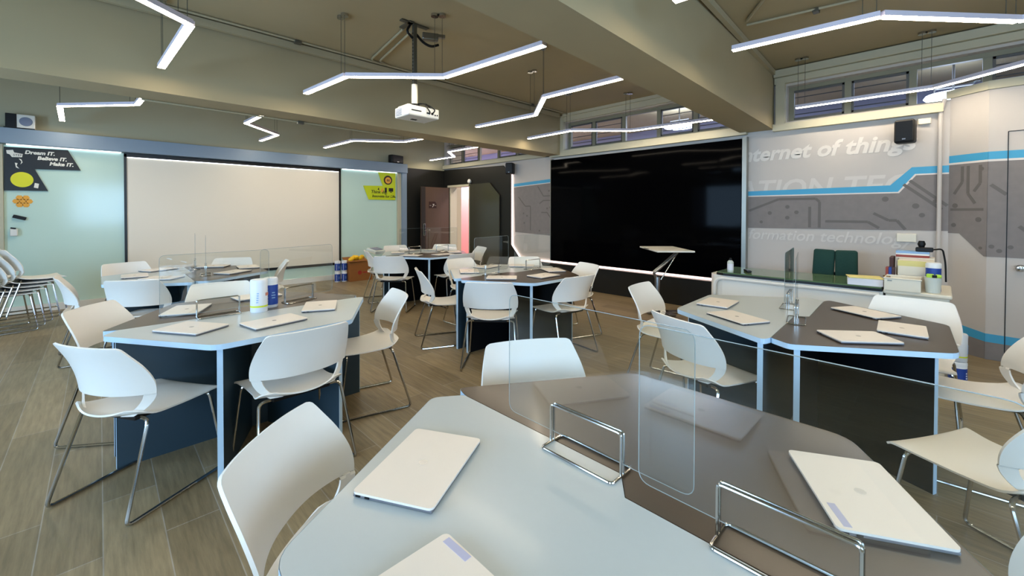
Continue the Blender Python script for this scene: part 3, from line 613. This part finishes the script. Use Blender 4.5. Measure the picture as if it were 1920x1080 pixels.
# ------------------------------------------------------------------ chairs
def lerp(keys, v):
    """cubic interpolation through the keys"""
    n = len(keys); v = min(max(v, keys[0][0]), keys[-1][0])
    for i in range(n-1):
        a, b = keys[i][0], keys[i+1][0]
        if v <= b+1e-9: break
    h = b-a; t = (v-a)/h; out = []
    for k in range(len(keys[0][1])):
        y0, y1 = keys[i][1][k], keys[i+1][1][k]; d = (y1-y0)/h
        m0 = d if i == 0 else 0.5*(d+(y0-keys[i-1][1][k])/(a-keys[i-1][0]))
        m1 = d if i == n-2 else 0.5*(d+(keys[i+2][1][k]-y1)/(keys[i+2][0]-b))
        out.append(y0*(2*t**3-3*t*t+1)+m0*h*(t**3-2*t*t+t)+y1*(3*t*t-2*t**3)+m1*h*(t**3-t*t))
    return out
def make_chair():
    t = thing('classroom_chair', 'x', 'chair', (0, 0, 0), 0, 'white shell chairs on chrome sled frames')
    # seat: v runs front to rear: y, z, half width, side lift
    ks = [(0, (0.235, 0.432, 0.235, 0.012)), (0.1, (0.22, 0.446, 0.232, 0.006)), (0.3, (0.13, 0.456, 0.212, -0.014)), (0.55, (0.0, 0.452, 0.208, -0.010)), (0.8, (-0.13, 0.450, 0.220, 0.012)), (0.92, (-0.19, 0.455, 0.200, 0.030)), (1, (-0.225, 0.468, 0.150, 0.020))]
    rows = []
    for i in range(25):
        y, z, w, l = lerp(ks, i/24); v = i/24
        rows.append([(u*w, y+(0.035*abs(u)**2.2*max(0, (v-0.75)*4) if v > 0.75 else 0)-(0.02*(1-abs(u)**2)*0 if v > 0 else 0), z+l*abs(u)**2.2) for u in [j/8 for j in range(-8, 9)]])
    MB().grid(rows).build('seat', M['white_pl'], t, True, 0.008)
    # backrest: keys by height: y, half width, wrap forward
    kb = [(0.44, (-0.195, 0.150, 0.06)), (0.48, (-0.200, 0.205, 0.08)), (0.52, (-0.205, 0.232, 0.09)), (0.555, (-0.207, 0.243, 0.088)), (0.62, (-0.215, 0.248, 0.08)), (0.70, (-0.235, 0.238, 0.065)), (0.765, (-0.260, 0.220, 0.05)), (0.79, (-0.271, 0.211, 0.045)), (0.799, (-0.2745, 0.204, 0.043)), (0.804, (-0.2765, 0.190, 0.042))]
    mb = MB()
    pt = lambda x, z: (lambda K: (x, K[0]+K[2]*abs(x/0.24)**2.3, z))(lerp(kb, z))
    zs = [0.555+0.2*i/12 for i in range(12)]+[0.755, 0.768, 0.779, 0.788, 0.795, 0.8, 0.804]
    mb.grid([[pt(lerp(kb, z)[1]*u, z) for u in [j/12 for j in range(-12, 13)]] for z in zs])
    ki = [(0.452, (0.110,)), (0.48, (0.162,)), (0.52, (0.192,)), (0.555, (0.2025,))]
    for sg in (-1, 1):
        rows = []
        for i in range(13):
            z = 0.452+(0.555-0.452)*i/12; a = lerp(ki, z)[0]; b = lerp(kb, z)[1]
            rows.append([pt(sg*(a+(b-a)*j/3), z) for j in range(4)])
        mb.grid(rows)
    bmesh.ops.remove_doubles(mb.bm, verts=mb.bm.verts[:], dist=0.0004)
    mb.build('backrest', M['white_pl'], t, True, 0.009)
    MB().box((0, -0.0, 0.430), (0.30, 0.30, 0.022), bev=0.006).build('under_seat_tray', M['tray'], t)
    for sg in (-1, 1):
        p = rounded([(sg*0.10, 0.16, 0.428), (sg*0.215, 0.175, 0.432), (sg*0.252, 0.235, 0.009), (sg*0.252, -0.262, 0.009), (sg*0.212, -0.135, 0.430), (sg*0.10, -0.12, 0.428)], 0.03, 4)
        MB().tube(p, 0.0082, 8).build('sled_leg', M['chrome'], t, True)
    return t
CH = make_chair(); ch_used = False
def chair(mx, my, head, label, z=0, group='white shell chairs on chrome sled frames', tilt=0):
    """mx, my: middle of the back's top edge; head: facing direction in degrees"""
    global ch_used
    a = math.radians(head); x, y = mx+0.27*math.cos(a), my+0.27*math.sin(a)
    if ch_used: o = dup(CH, (x, y, z), a-PI/2, label, group)
    else: ch_used = True; o = CH; o.location = (x, y, z); o.rotation_euler = (0, 0, a-PI/2); o['label'] = label
    return o
CHAIRS = [
 (0.325, 1.317, -46, 'large white chair in the left foreground tucked against the nearest pale grey tabletop'),
 (1.48, 1.399, -120, 'white chair behind the nearest table, its back showing above the dark tabletop'),
 (1.455, -0.40, 134, 'white chair at the bottom right corner, only an edge in view'),
 (-0.068, 2.749, 32, 'white chair at front left of the left table, seen from behind on the wood floor'),
 (0.795, 2.327, 92, 'white chair at the front right of the left table, between it and the foreground chair'),
 (1.683, 2.944, 167, 'white chair at the right side of the left table, seen in profile facing left'),
 (-0.067, 3.907, -35, 'cream lit chair at the back left corner of the left table, partly behind another chair'),
 (0.758, 4.431, -100, 'white chair behind the left table, its back left of the wipes canisters'),
 (0.193, 5.087, 60, 'white chair with its back to us at the front left of the whiteboard table'),
 (0.204, 6.917, -70, 'white chair on the far left side of the whiteboard table'),
 (1.284, 6.673, -110, 'white chair beyond the whiteboard table, its back against the cream whiteboard'),
 (1.714, 5.836, 165, 'white chair at the right side of the whiteboard table facing left'),
 (-0.30, 5.80, 2, 'white chair at the left side of the whiteboard table beside the chair stack'),
 (2.441, 2.782, 42, 'white chair with its back to us at the front of the middle table'),
 (3.34, 2.441, 82, 'white chair at the front right of the middle table, seat reaching under the dark top'),
 (4.253, 2.978, 160, 'white chair at the right side of the middle table near the black screen'),
 (4.235, 4.084, -126, 'white chair behind the middle table in front of the pale mural'),
 (3.428, 4.521, -90, 'white chair at the back left of the middle table facing us'),
 (2.448, 3.971, -24, 'white chair at the left side of the middle table, seat facing right'),
 (3.876, 4.991, 82, 'white chair at the front right of the door table, seen from behind'),
 (4.908, 5.753, 163, 'white chair at the right side of the door table against the grey sliding panel'),
 (4.783, 6.725, -135, 'white chair behind the door table below the pink doorway'),
 (3.92, 7.123, -98, 'white chair behind the door table left of the brown door'),
 (2.876, 5.409, 44, 'white chair with its back to us at the front left of the door table'),
 (3.028, 6.447, -18, 'white chair at the left end of the door table beside the cardboard box'),
 (2.419, 1.108, -22, 'white chair at the left side of the right table, seen through the clear screen'),
 (3.331, 1.844, -86, 'white chair at the far left corner of the right table beside the lectern'),
 (4.215, 0.14, 178, 'white chair on the far side of the right table against the white cabinet'),
 (3.435, -0.415, 94, 'white chair at the right end of the right table, seat below the dark tabletop'),
 (2.347, -0.40, 60, 'white chair at the right edge between the nearest and the right table, seat flaring left'),
]
for c in CHAIRS: chair(*c)
STK = ['lowest chair of the stack at the far left by the glass board', 'second lowest chair of the stack at the far left', 'middle chair of the stack at the far left', 'second highest chair of the stack at the far left', 'topmost chair of the stack at the far left, seat fully visible']
for k, lab in enumerate(STK): chair(-1.08+0.06*k, 7.70+0.014*k, 12, 'white '+lab, 0.042*k, 'stacked white chairs')

# ------------------------------------------------------------------ laptops
def make_laptop():
    t = thing('laptop', 'x', 'laptop', (0, 0, 0), 0, 'closed silver laptops on the tables')
    MB().box((0, 0, 0.0062), (0.304, 0.208, 0.0075), bev=0.002).build('base', M['lapbase'], t)
    def rr(w, d, r): return [(sx*(w/2-r)+r*math.cos(a), sy*(d/2-r)+r*math.sin(a)) for sx, sy, a0 in ((1, 1, 0), (-1, 1, PI/2), (-1, -1, PI), (1, -1, 1.5*PI)) for a in [a0+k*PI/8 for k in range(5)]]
    MB().prism(rr(0.308, 0.212, 0.012), 0.0105, 0.0158).build('lid', M['lap'], t)
    MB().prism([(0.012*math.cos(k*PI/8), 0.012*math.sin(k*PI/8)) for k in range(16)], 0.0158, 0.0161).build('emblem', M['logo'], t)
    MB().tube([(-0.13, 0.103, 0.0075), (0.13, 0.103, 0.0075)], 0.004, 6).build('hinge', M['tray'], t)
    mb = MB()
    for y in (-0.05, -0.075): mb.box((-0.1525, y+0.14, 0.0065), (0.003, 0.012, 0.004))
    mb.build('port', M['tray'], t)
    MB().box((0, 0, 0.0012), (0.27, 0.18, 0.0025)).build('foot', M['tray'], t)
    return t
LP = make_laptop(); lp_used = False
LAPS = [
 (0.610, 0.958, 29, 'laptop on the pale half of the nearest table beside the big foreground chair'),
 (0.405, 0.560, -90, 'laptop with lavender strip at the bottom edge on the pale foreground top'),
 (0.60, 0.17, -28, 'laptop below the bottom edge, seen only mirrored in the clear foreground divider'),
 (1.295, 0.129, 29, 'laptop with lavender strip on the dark foreground tabletop, right'),
 (0.375, 3.024, -57, 'laptop at the front left corner of the left table'),
 (0.422, 3.608, 66, 'laptop on the dark half of the left table behind the wire holder'),
 (0.761, 2.858, 11, 'laptop at the front middle of the left table below the canisters'),
 (1.122, 3.100, 66, 'laptop at the right end of the left table'),
 (0.89, 3.81, 6, 'laptop at the back of the left table, mostly behind the canisters'),
 (3.295, 1.162, 3, 'laptop at the far left corner of the right table, nearer the lectern'),
 (2.923, 0.914, 62, 'laptop near the left edge of the right table behind the clear seen-through chair'),
 (2.932, 0.309, -50, 'laptop at the front of the dark half of the right table'),
 (3.317, 0.154, 3, 'greyer laptop at the right corner of the right table'),
 (3.693, 0.358, 58, 'laptop at the back of the right table before the white cabinet'),
 (3.008, 3.766, 55, 'laptop at the left end of the middle table'),
 (3.427, 3.931, 12, 'laptop at the back left of the middle table behind the wire holder'),
 (2.950, 3.158, -46, 'laptop on the dark half of the middle table above the front chair'),
 (3.368, 2.955, 0, 'laptop on the dark half of the middle table, front right'),
 (3.780, 3.178, 62, 'laptop at the right end of the middle table'),
 (3.80, 3.70, -52, 'laptop at the back of the middle table before the chair by the mural'),
 (0.259, 5.893, 88, 'laptop at the left end of the whiteboard table'),
 (0.490, 6.333, 27, 'laptop at the back left of the whiteboard table'),
 (0.447, 5.514, -40, 'laptop at the front of the pale half of the whiteboard table'),
 (1.061, 5.529, 35, 'laptop at the front right of the whiteboard table'),
 (1.000, 6.280, -30, 'laptop at the back right of the whiteboard table'),
 (1.290, 5.920, 85, 'laptop at the right end of the whiteboard table'),
 (3.534, 6.308, 60, 'laptop at the left back of the door table'),
 (3.871, 6.520, 5, 'laptop at the back of the door table, in front of the brown door'),
 (3.450, 5.745, -57, 'laptop at the front left of the door table'),
 (3.889, 5.535, 0, 'laptop at the front of the door table'),
 (4.240, 6.300, -62, 'laptop at the back right of the door table'),
 (4.279, 5.758, 62, 'laptop at the right end of the door table'),
]
laps = []
for x, y, a, lab in LAPS:
    lab = 'closed silver '+lab
    if lp_used: o = dup(LP, (x, y, ZT), math.radians(a), lab)
    else: lp_used = True; o = LP; o.location = (x, y, ZT); o.rotation_euler = (0, 0, math.radians(a)); o['label'] = lab
    laps.append(o)
def sticker(o, p, q, w=0.016):
    a = o.rotation_euler.z; L = o.location
    f = lambda P: ((P[0]-L.x)*math.cos(a)+(P[1]-L.y)*math.sin(a), -(P[0]-L.x)*math.sin(a)+(P[1]-L.y)*math.cos(a))
    p, q = Vector(f(p)), Vector(f(q)); c = (p+q)/2; d = q-p
    MB().box((c.x, c.y, 0.016), (d.length, w, 0.0006), math.atan2(d.y, d.x)).build('asset_sticker', M['lavender'], o)
sticker(laps[3], (1.193, 0.171), (1.128, 0.131)); sticker(laps[1], (0.498, 0.698), (0.500, 0.628))

# ------------------------------------------------------------------ clear dividers in wire holders
def make_divider():
    t = thing('desk_divider', 'x', 'divider', (0, 0, 0), 0, 'clear screens in chrome wire holders')
    w, z0, z1 = 0.30, 0.035, 0.415
    pl = rounded([(-w, 0, z0), (w, 0, z0), (w, 0, z1), (-w, 0, z1)], 0.03, 5, True)
    sh = MB().prism([(p.x, p.z) for p in pl], -0.0015, 0.0015, lambda a, b, h: (a, h, b)).build('acrylic_sheet', M['acryl'], t)
    MB().tube(pl, 0.0011, 5, True).build('polished_edge', M['acedge'], sh)
    h = MB().tube(rounded([(-0.117, -0.048, 0.004), (0.117, -0.048, 0.004), (0.117, 0.048, 0.004), (-0.117, 0.048, 0.004)], 0.012, 3, True), 0.0036, 8, True)
    for y in (-0.0065, 0.0065): h.tube(rounded([(-0.117, y, 0.004), (-0.117, y, 0.115), (0.117, y, 0.115), (0.117, y, 0.004)], 0.01, 3), 0.0034, 8)
    h.build('wire_holder', M['chrome'], t, True)
    return t
DV = make_divider(); dv_used = False
DIVS = [
 (0.955, 0.685, -90, 'clear acrylic divider on the nearest table, left of the two'),
 (0.925, 0.205, -90, 'clear acrylic divider on the nearest table, right of the two, near the bottom edge'),
 (0.555, 3.315, 3, 'clear acrylic divider on the left table left of the canisters'),
 (1.09, 3.44, 18, 'clear acrylic divider on the left table right of the canisters'),
 (3.14, 0.635, 10.3, 'nearer of two edge-on clear acrylic dividers on the right table'),
 (3.56, 0.765, 7, 'farther of two edge-on clear acrylic dividers on the right table'),
 (3.06, 3.43, 10, 'clear acrylic divider on the middle table, left one'),
 (3.72, 3.43, -3, 'clear acrylic divider on the middle table, right one near the back chair'),
 (0.815, 5.55, 81.6, 'clear acrylic divider on the whiteboard table, front one, a thin upright line'),
 (0.81, 6.22, 82.8, 'clear acrylic divider on the whiteboard table, rear one, a thin upright line'),
 (3.70, 6.05, 5, 'clear acrylic divider on the door table, left one'),
 (4.22, 6.02, -4, 'clear acrylic divider on the door table, right one'),
]
for x, y, a, lab in DIVS:
    if dv_used: dup(DV, (x, y, ZT), math.radians(a), lab)
    else: dv_used = True; DV.location = (x, y, ZT); DV.rotation_euler = (0, 0, math.radians(a)); DV['label'] = lab

# ------------------------------------------------------------------ wipes canisters
def canister(loc, rz, label, style, h=0.2, r=0.042):
    t = thing('wipes_canister', label, 'canister', loc, rz, 'wipes canisters')
    MB().lathe([(r-0.003, 0), (r, 0.004), (r, h-0.03), (r-0.002, h-0.026)], seg=28).build('body', M['canwhite'], t, True)
    MB().lathe([(r+0.001, h-0.028), (r+0.001, h-0.008), (r-0.004, h), (0.004, h+0.001)], seg=28).build('lid', M['canwhite'], t, True)
    if style == 'white':
        MB().lathe([(r+0.0006, 0.035), (r+0.0006, 0.046)], seg=28).build('lime_stripe', M['limeband'], t, True)
        mb = MB()
        for k in range(5): mb.box(((r+0.001)*math.cos(-2.0+0.02*k), (r+0.001)*math.sin(-2.0+0.02*k), 0.07+0.015*k), (0.012, 0.003, 0.006), -2.0+PI/2)
        mb.build('label_lines', M['lightblue'], t)
        MB().box(((r+0.001)*math.cos(-0.75), (r+0.001)*math.sin(-0.75), 0.12), (0.026, 0.004, 0.02), -0.75+PI/2).build('label_picture', M['skin'], t)
    else:
        MB().lathe([(r+0.0006, 0.02), (r+0.0006, h-0.05)], seg=28).build('blue_label', M['blue'], t, True)
        mb = MB()
        for k in range(6): mb.lathe([(0.006, 0), (0.006, 0.002)], seg=10, mt=Matrix.Translation(((r+0.0006)*math.cos(-2.3), (r+0.0006)*math.sin(-2.3), 0.035+0.02*k)) @ Matrix.Rotation(-2.3, 4, 'Z') @ Matrix.Rotation(PI/2, 4, 'Y'))
        mb.build('label_dots', M['canwhite'], t)
        mb = MB()
        for k, w in enumerate((0.022, 0.026, 0.018)): mb.box(((r+0.001)*math.cos(-1.45), (r+0.001)*math.sin(-1.45), 0.07+0.018*k), (w, 0.003, 0.007), -1.45+PI/2)
        mb.build('label_words', M['lightblue'], t)
    return t
canister((0.775, 3.262, ZT), 0, 'white wipes canister with a lime stripe standing on the left table', 'white', 0.22, 0.052)
canister((0.875, 3.37, ZT), 0, 'blue labelled wipes canister beside the white one on the left table', 'blue', 0.21, 0.046)
for x, z, lab in ((3.45, 0, 'bottom left of the four blue canisters by the cardboard box'), (3.45, 0.215, 'top left of the four blue canisters by the cardboard box'), (3.575, 0, 'bottom right of the four blue canisters by the cardboard box'), (3.575, 0.215, 'top right of the four blue canisters by the cardboard box')):
    canister((x, 8.58-(0.03 if x > 3.5 else 0), z), 0, 'white and blue wipes canister, '+lab, 'blue', 0.212, 0.056)
cs = [(4.98, -0.105, 0.0), (4.98, -0.105, 0.225)]
canister(cs[0], 0.2, 'blue wipes canister on the floor below another, right of the white cabinet', 'blue', 0.222, 0.055)
canister(cs[1], 0.2, 'white wipes canister stacked on a blue one right of the white cabinet', 'white', 0.222, 0.055)

# ------------------------------------------------------------------ cardboard box with yellow things
bx = thing('cardboard_box', 'brown cardboard box with red round mark on the floor by the glass board', 'box', (3.87, 8.6, 0), -0.03)
MB().box((0, 0, 0.2), (0.48, 0.4, 0.4), bev=0.004).build('carton', M['card'], bx)
MB().box((-0.1, -0.21, 0.41), (0.4, 0.03, 0.02), rx=0.5).build('flap', M['card'], bx)
MB().box((0.0, 0.16, 0.43), (0.47, 0.16, 0.006), rx=0.4).build('flap', M['card'], bx)
MB().lathe([(0.03, 0), (0.042, 0), (0.042, 0.003), (0.03, 0.003)], seg=20, mt=Matrix.Translation((-0.03, -0.2005, 0.17)) @ E4).box((-0.03, -0.202, 0.17), (0.06, 0.003, 0.012), ry=0.8).build('round_mark', M['red'], bx)
MB().box((0.08, -0.2015, 0.17), (0.09, 0.003, 0.025)).build('printed_word', M['red'], bx)
yt = MB()
for k in range(9): yt.lathe([(0.01, -0.03), (0.04, -0.02), (0.05, 0.01), (0.03, 0.04), (0.005, 0.045)], (3.68+0.05*k % 0.28, 8.48+0.03*(k % 4), 0.43+0.025*(k % 3)), 10)
tag(yt.build('yellow_toy', M['yellow'], None, True), 'bright yellow lumpy toy lying on top of the cardboard box', 'toy')
gb = thing('grey_device', 'greenish grey flat device with pale screen on the door table left end', 'device', (3.30, 6.62, ZT), 0.4)
MB().box((0, 0, 0.035), (0.24, 0.2, 0.06), rx=0.25, bev=0.008).build('body', M['frosted'], gb); MB().box((0, -0.01, 0.068), (0.18, 0.13, 0.004), rx=0.25).build('screen', M['grey'], gb)

# ------------------------------------------------------------------ lectern
le = thing('lectern', 'white topped adjustable lectern on a chrome folding arm before the black screen', 'lectern', (5.60, 2.79, 0))
tp = MB(); tp.box((0.12, -0.06, 0.905), (0.80, 0.50, 0.022), PI/4, bev=0.008); tp.build('top', M['white'], le)
MB().box((-0.13, 0.1, 0.9175), (0.16, 0.03, 0.004), PI/4).build('slot', M['tray'], le)
MB().lathe([(0.035, 0.03), (0.035, 0.5), (0.03, 0.52)], seg=20).build('post', M['steel'], le, True)
MB().box((0.1, -0.08, 0.02), (0.55, 0.1, 0.03), 0.1-PI/4, bev=0.01).box((0.1, -0.08, 0.02), (0.1, 0.42, 0.03), 0.1-PI/4, bev=0.01).build('base', M['steel'], le)
d = Vector((0.714, -0.70, 0)).normalized()
a0 = Vector((0, 0, 0.5)); a1 = d*0.27+Vector((0, 0, 0.86))
nn = Vector((d.y, -d.x, 0))
MB().tube([a0+nn*0.03-d*0.05+Vector((0, 0, 0.08)), a1+nn*0.03], 0.016).tube([a0-nn*0.03-d*0.05+Vector((0, 0, 0.08)), a1-nn*0.03], 0.016).tube([a0-d*0.05+Vector((0, 0, 0.08)), a0-d*0.0-Vector((0, 0, 0.05))], 0.02).build('folding_arm', M['steel'], le, True)
MB().tube([a0+d*0.05-Vector((0, 0, 0.02)), a1+d*0.0+Vector((0, 0, -0.02))], 0.009).build('gas_strut', M['chrome'], le, True)
MB().box(a1+Vector((0, 0, 0.018)), (0.1, 0.1, 0.02), PI/4).build('top_bracket', M['steel'], le)

# ------------------------------------------------------------------ teacher's desk
de = thing('teacher_desk', 'long white curved teacher desk with green tinted glass top below the screen', 'desk', (5.0, 1.1, 0))
pl = [(0.0, -0.74), (0.0, 0.62), (0.03, 0.72), (0.12, 0.78), (0.62, 0.78), (0.62, -0.74)]
MB().prism([(x, y) for x, y in pl], 0.06, 0.72).build('body', M['white'], de)
fr_ = rounded([(-0.012, 0.70, 0.08), (-0.012, 0.70, 0.69), (-0.012, -0.72, 0.69)], 0.1, 6); MB().tube(fr_, 0.02, 8).build('front_rim', M['white'], de, True)
MB().prism([(0.05, -0.72), (0.05, 0.66), (0.12, 0.74), (0.58, 0.74), (0.58, -0.72)], 0.0, 0.06).build('plinth', M['silver'], de)
gt = MB().prism([(-0.015, -0.73), (-0.015, 0.60), (0.02, 0.68), (0.6, 0.68), (0.6, -0.73)], 0.745, 0.757).build('glass_top', M['greenglass'], de)
MB().prism([(-0.018, -0.735), (-0.018, 0.605), (0.02, 0.69), (0.61, 0.69), (0.61, -0.735)], 0.72, 0.745).build('top_frame', M['blackframe'], de)
ca = thing('side_cabinet', 'white cabinet at the right end of the teacher desk holding office clutter', 'cabinet', (5.33, 0.145, 0))
MB().box((0.02, 0, 0.355), (0.66, 0.40, 0.71), bev=0.008).build('body', M['ivory'], ca)
MB().box((0.01, 0, 0.725), (0.7, 0.43, 0.035), bev=0.012).build('top', M['ivory'], ca)
MB().box((-0.313, 0.0, 0.36), (0.012, 0.36, 0.6), bev=0.004).build('door', M['ivory'], ca)
MB().box((-0.322, -0.14, 0.5), (0.012, 0.014, 0.1), bev=0.003).build('handle', M['silver'], ca)
oc = thing('office_chair', 'dark green padded office chair behind the teacher desk', 'chair', (5.98, 0.84, 0), PI/2)
for sx in (-1, 1): MB().box((sx*0.103, 0.04, 0.85), (0.20, 0.07, 0.31), rx=0.12, bev=0.025, seg=3, ry=-sx*0.03).build('back_pad', M['green'], oc, True)
MB().box((0, 0.12, 0.47), (0.46, 0.4, 0.08), bev=0.03, seg=3).build('seat', M['green'], oc, True)
MB().lathe([(0.025, 0.08), (0.025, 0.44)], (0, 0.12, 0), 12).build('gas_column', M['tray'], oc, True)
mb = MB()
for k in range(5): mb.tube([(0, 0.12, 0.09), (0.24*math.cos(k*1.2566), 0.12+0.24*math.sin(k*1.2566), 0.05)], 0.016)
mb.build('star_base', M['tray'], oc, True)
for k in range(5): MB().lathe([(0.02, 0), (0.028, 0.02), (0.02, 0.05)], (0.24*math.cos(k*1.2566), 0.12+0.24*math.sin(k*1.2566), 0), 10).build('castor', M['tray'], oc, True)
MB().box((0, 0.0, 0.6), (0.06, 0.03, 0.3)).build('back_stem', M['tray'], oc)
ZD = 0.757
b_ = thing('sanitiser_bottle', 'clear sanitiser bottle with pale label at the left end of the teacher desk', 'bottle', (5.09, 1.665, ZD))
MB().lathe([(0.03, 0), (0.032, 0.005), (0.032, 0.11), (0.02, 0.125), (0.012, 0.13)], seg=20).build('body', M['frosted'], b_, True)
MB().lathe([(0.0325, 0.02), (0.0325, 0.09)], seg=20).build('label', M['paper'], b_, True); MB().lathe([(0.014, 0.13), (0.014, 0.15), (0.006, 0.155)], seg=12).build('cap', M['tray'], b_, True)
rm = thing('remote_control', 'black remote control lying on the glass desk beside the bottle', 'remote', (5.2, 1.52, ZD), 0.5)
MB().box((0, 0, 0.012), (0.16, 0.05, 0.022), bev=0.006).build('body', M['tray'], rm); MB().box((0.0, 0, 0.0245), (0.1, 0.03, 0.002)).build('buttons', M['grey'], rm)
pp = thing('paper_stack', 'thick stack of white paper with a yellow sheet on top on the glass desk', 'paper', (5.12, 0.50, ZD), PI/2+0.15)
MB().box((0, 0, 0.03), (0.25, 0.2, 0.06)).build('sheets', M['paper'], pp); MB().box((0.0, 0.0, 0.066), (0.25, 0.2, 0.008), rz=0.12).build('top_sheets', M['ypaper'], pp)
ZK = 0.7425
tr = thing('storage_tray', 'cream plastic open storage tray at the front of the white cabinet', 'tray', (5.09, 0.235, ZK), PI/2)
MB().box((0, 0.11, 0.055), (0.23, 0.005, 0.11)).box((0, -0.11, 0.06), (0.23, 0.005, 0.11)).box((-0.115, 0, 0.055), (0.005, 0.22, 0.11)).box((0.115, 0, 0.055), (0.005, 0.22, 0.11)).box((0, 0, 0.003), (0.23, 0.22, 0.005)).build('tray_walls', M['ivory'], tr)
MB().box((0, 0.112, 0.107), (0.25, 0.016, 0.012), bev=0.004).build('rim', M['ivory'], tr); MB().box((0.08, 0.114, 0.085), (0.03, 0.003, 0.01)).build('clip', M['silver'], tr)
pb = thing('plastic_tub', 'clear plastic tub with lime green contents at the right of the white cabinet', 'tub', (5.08, 0.045, ZK), 0.1)
MB().lathe([(0.042, 0), (0.046, 0.004), (0.055, 0.13), (0.057, 0.132)], seg=20).build('body', M['frosted'], pb, True)
MB().box((-0.02, 0.02, 0.145), (0.03, 0.05, 0.035), bev=0.01).box((-0.02, -0.03, 0.145), (0.03, 0.04, 0.03), bev=0.01).build('green_lids', M['limegreen'], pb, True); MB().lathe([(0.015, 0.13), (0.015, 0.155)], (-0.035, -0.005, 0), 10).build('black_cap', M['tray'], pb)
cn = thing('tissue_canister', 'white and blue canister behind the clear tub on the white cabinet', 'canister', (5.22, 0.045, ZK))
MB().lathe([(0.05, 0), (0.05, 0.2)], seg=24).build('body', M['blue'], cn, True); MB().lathe([(0.052, 0.2), (0.052, 0.235), (0.045, 0.245)], seg=24).build('lid', M['canwhite'], cn, True)
eb = thing('document_box', 'cream upright document box leaning behind the tray on the white cabinet', 'box', (5.36, 0.16, ZK), PI/2)
MB().box((0, 0, 0.125), (0.24, 0.16, 0.25), rx=-0.06, bev=0.006).build('body', M['ivory'], eb); MB().box((0, 0.085, 0.22), (0.24, 0.004, 0.05), rx=-0.06).build('flap', M['ypaper'], eb)
cu = MB().lathe([(0.028, 0), (0.032, 0.004), (0.032, 0.1), (0.028, 0.1), (0.028, 0.01)], (5.22, 0.345, ZK), 20).build('tin_cup', M['cup'], None, True); tag(cu, 'gold metal tin cup standing behind the storage tray', 'cup')
for k, (mt_, lab) in enumerate((('redbook', 'red'), ('blue', 'blue'), ('brown', 'dark brown'))):
    b2 = MB().box((5.34+0.0*k, 0.355-0.0, ZK+0.085), (0.1, 0.02, 0.17)).build('book', M[mt_]); b2.location = (0.0, -0.022*k, 0); tag(b2, f'{lab} upright book in the row left of the cream document box', 'book', 'upright books on the cabinet')
fd = MB().box((5.49, 0.33, ZK+0.13), (0.22, 0.03, 0.26), bev=0.003).build('folder', M['brown']); tag(fd, 'tall brown folder standing behind the books on the cabinet', 'folder')
rb = thing('paper_rack', 'ivory desktop rack at the back of the cabinet carrying the top pile', 'rack', (5.56, 0.17, ZK))
MB().box((0, 0, 0.255), (0.2, 0.26, 0.012)).box((0, 0.125, 0.125), (0.2, 0.012, 0.25)).box((0, -0.125, 0.125), (0.2, 0.012, 0.25)).build('shelves', M['ivory'], rb)
z = ZK+0.2615
for nm, mt_, th_, lab in (('book', 'redbook', 0.022, 'red book lying at the bottom of the top pile on the cabinet rack'), ('book', 'white', 0.014, 'white book in the middle of the top pile on the cabinet rack'), ('magazine', 'lightblue', 0.02, 'light blue magazine lying on the top pile of the cabinet rack')):
    b2 = MB().box((5.56, 0.19, z+th_/2), (0.18, 0.23, th_)).build(nm, M[mt_]); tag(b2, lab, nm, 'pile on the cabinet rack'); z += th_
cm = thing('document_camera', 'black document camera with cable on top of the cabinet pile', 'camera', (5.54, 0.13, z))
MB().box((0, -0.02, 0.02), (0.09, 0.12, 0.04), bev=0.008).build('base', M['tray'], cm); MB().lathe([(0.02, 0.0), (0.03, 0.03), (0.02, 0.06)], (0.02, -0.0, 0.04), 14).build('head', M['tray'], cm, True)
MB().tube(rounded([(0.03, -0.08, 0.02), (0.06, -0.14, 0.03), (0.08, -0.16, -0.1), (0.1, -0.165, -0.28)], 0.05, 5), 0.007).build('cable', M['tray'], cm, True)
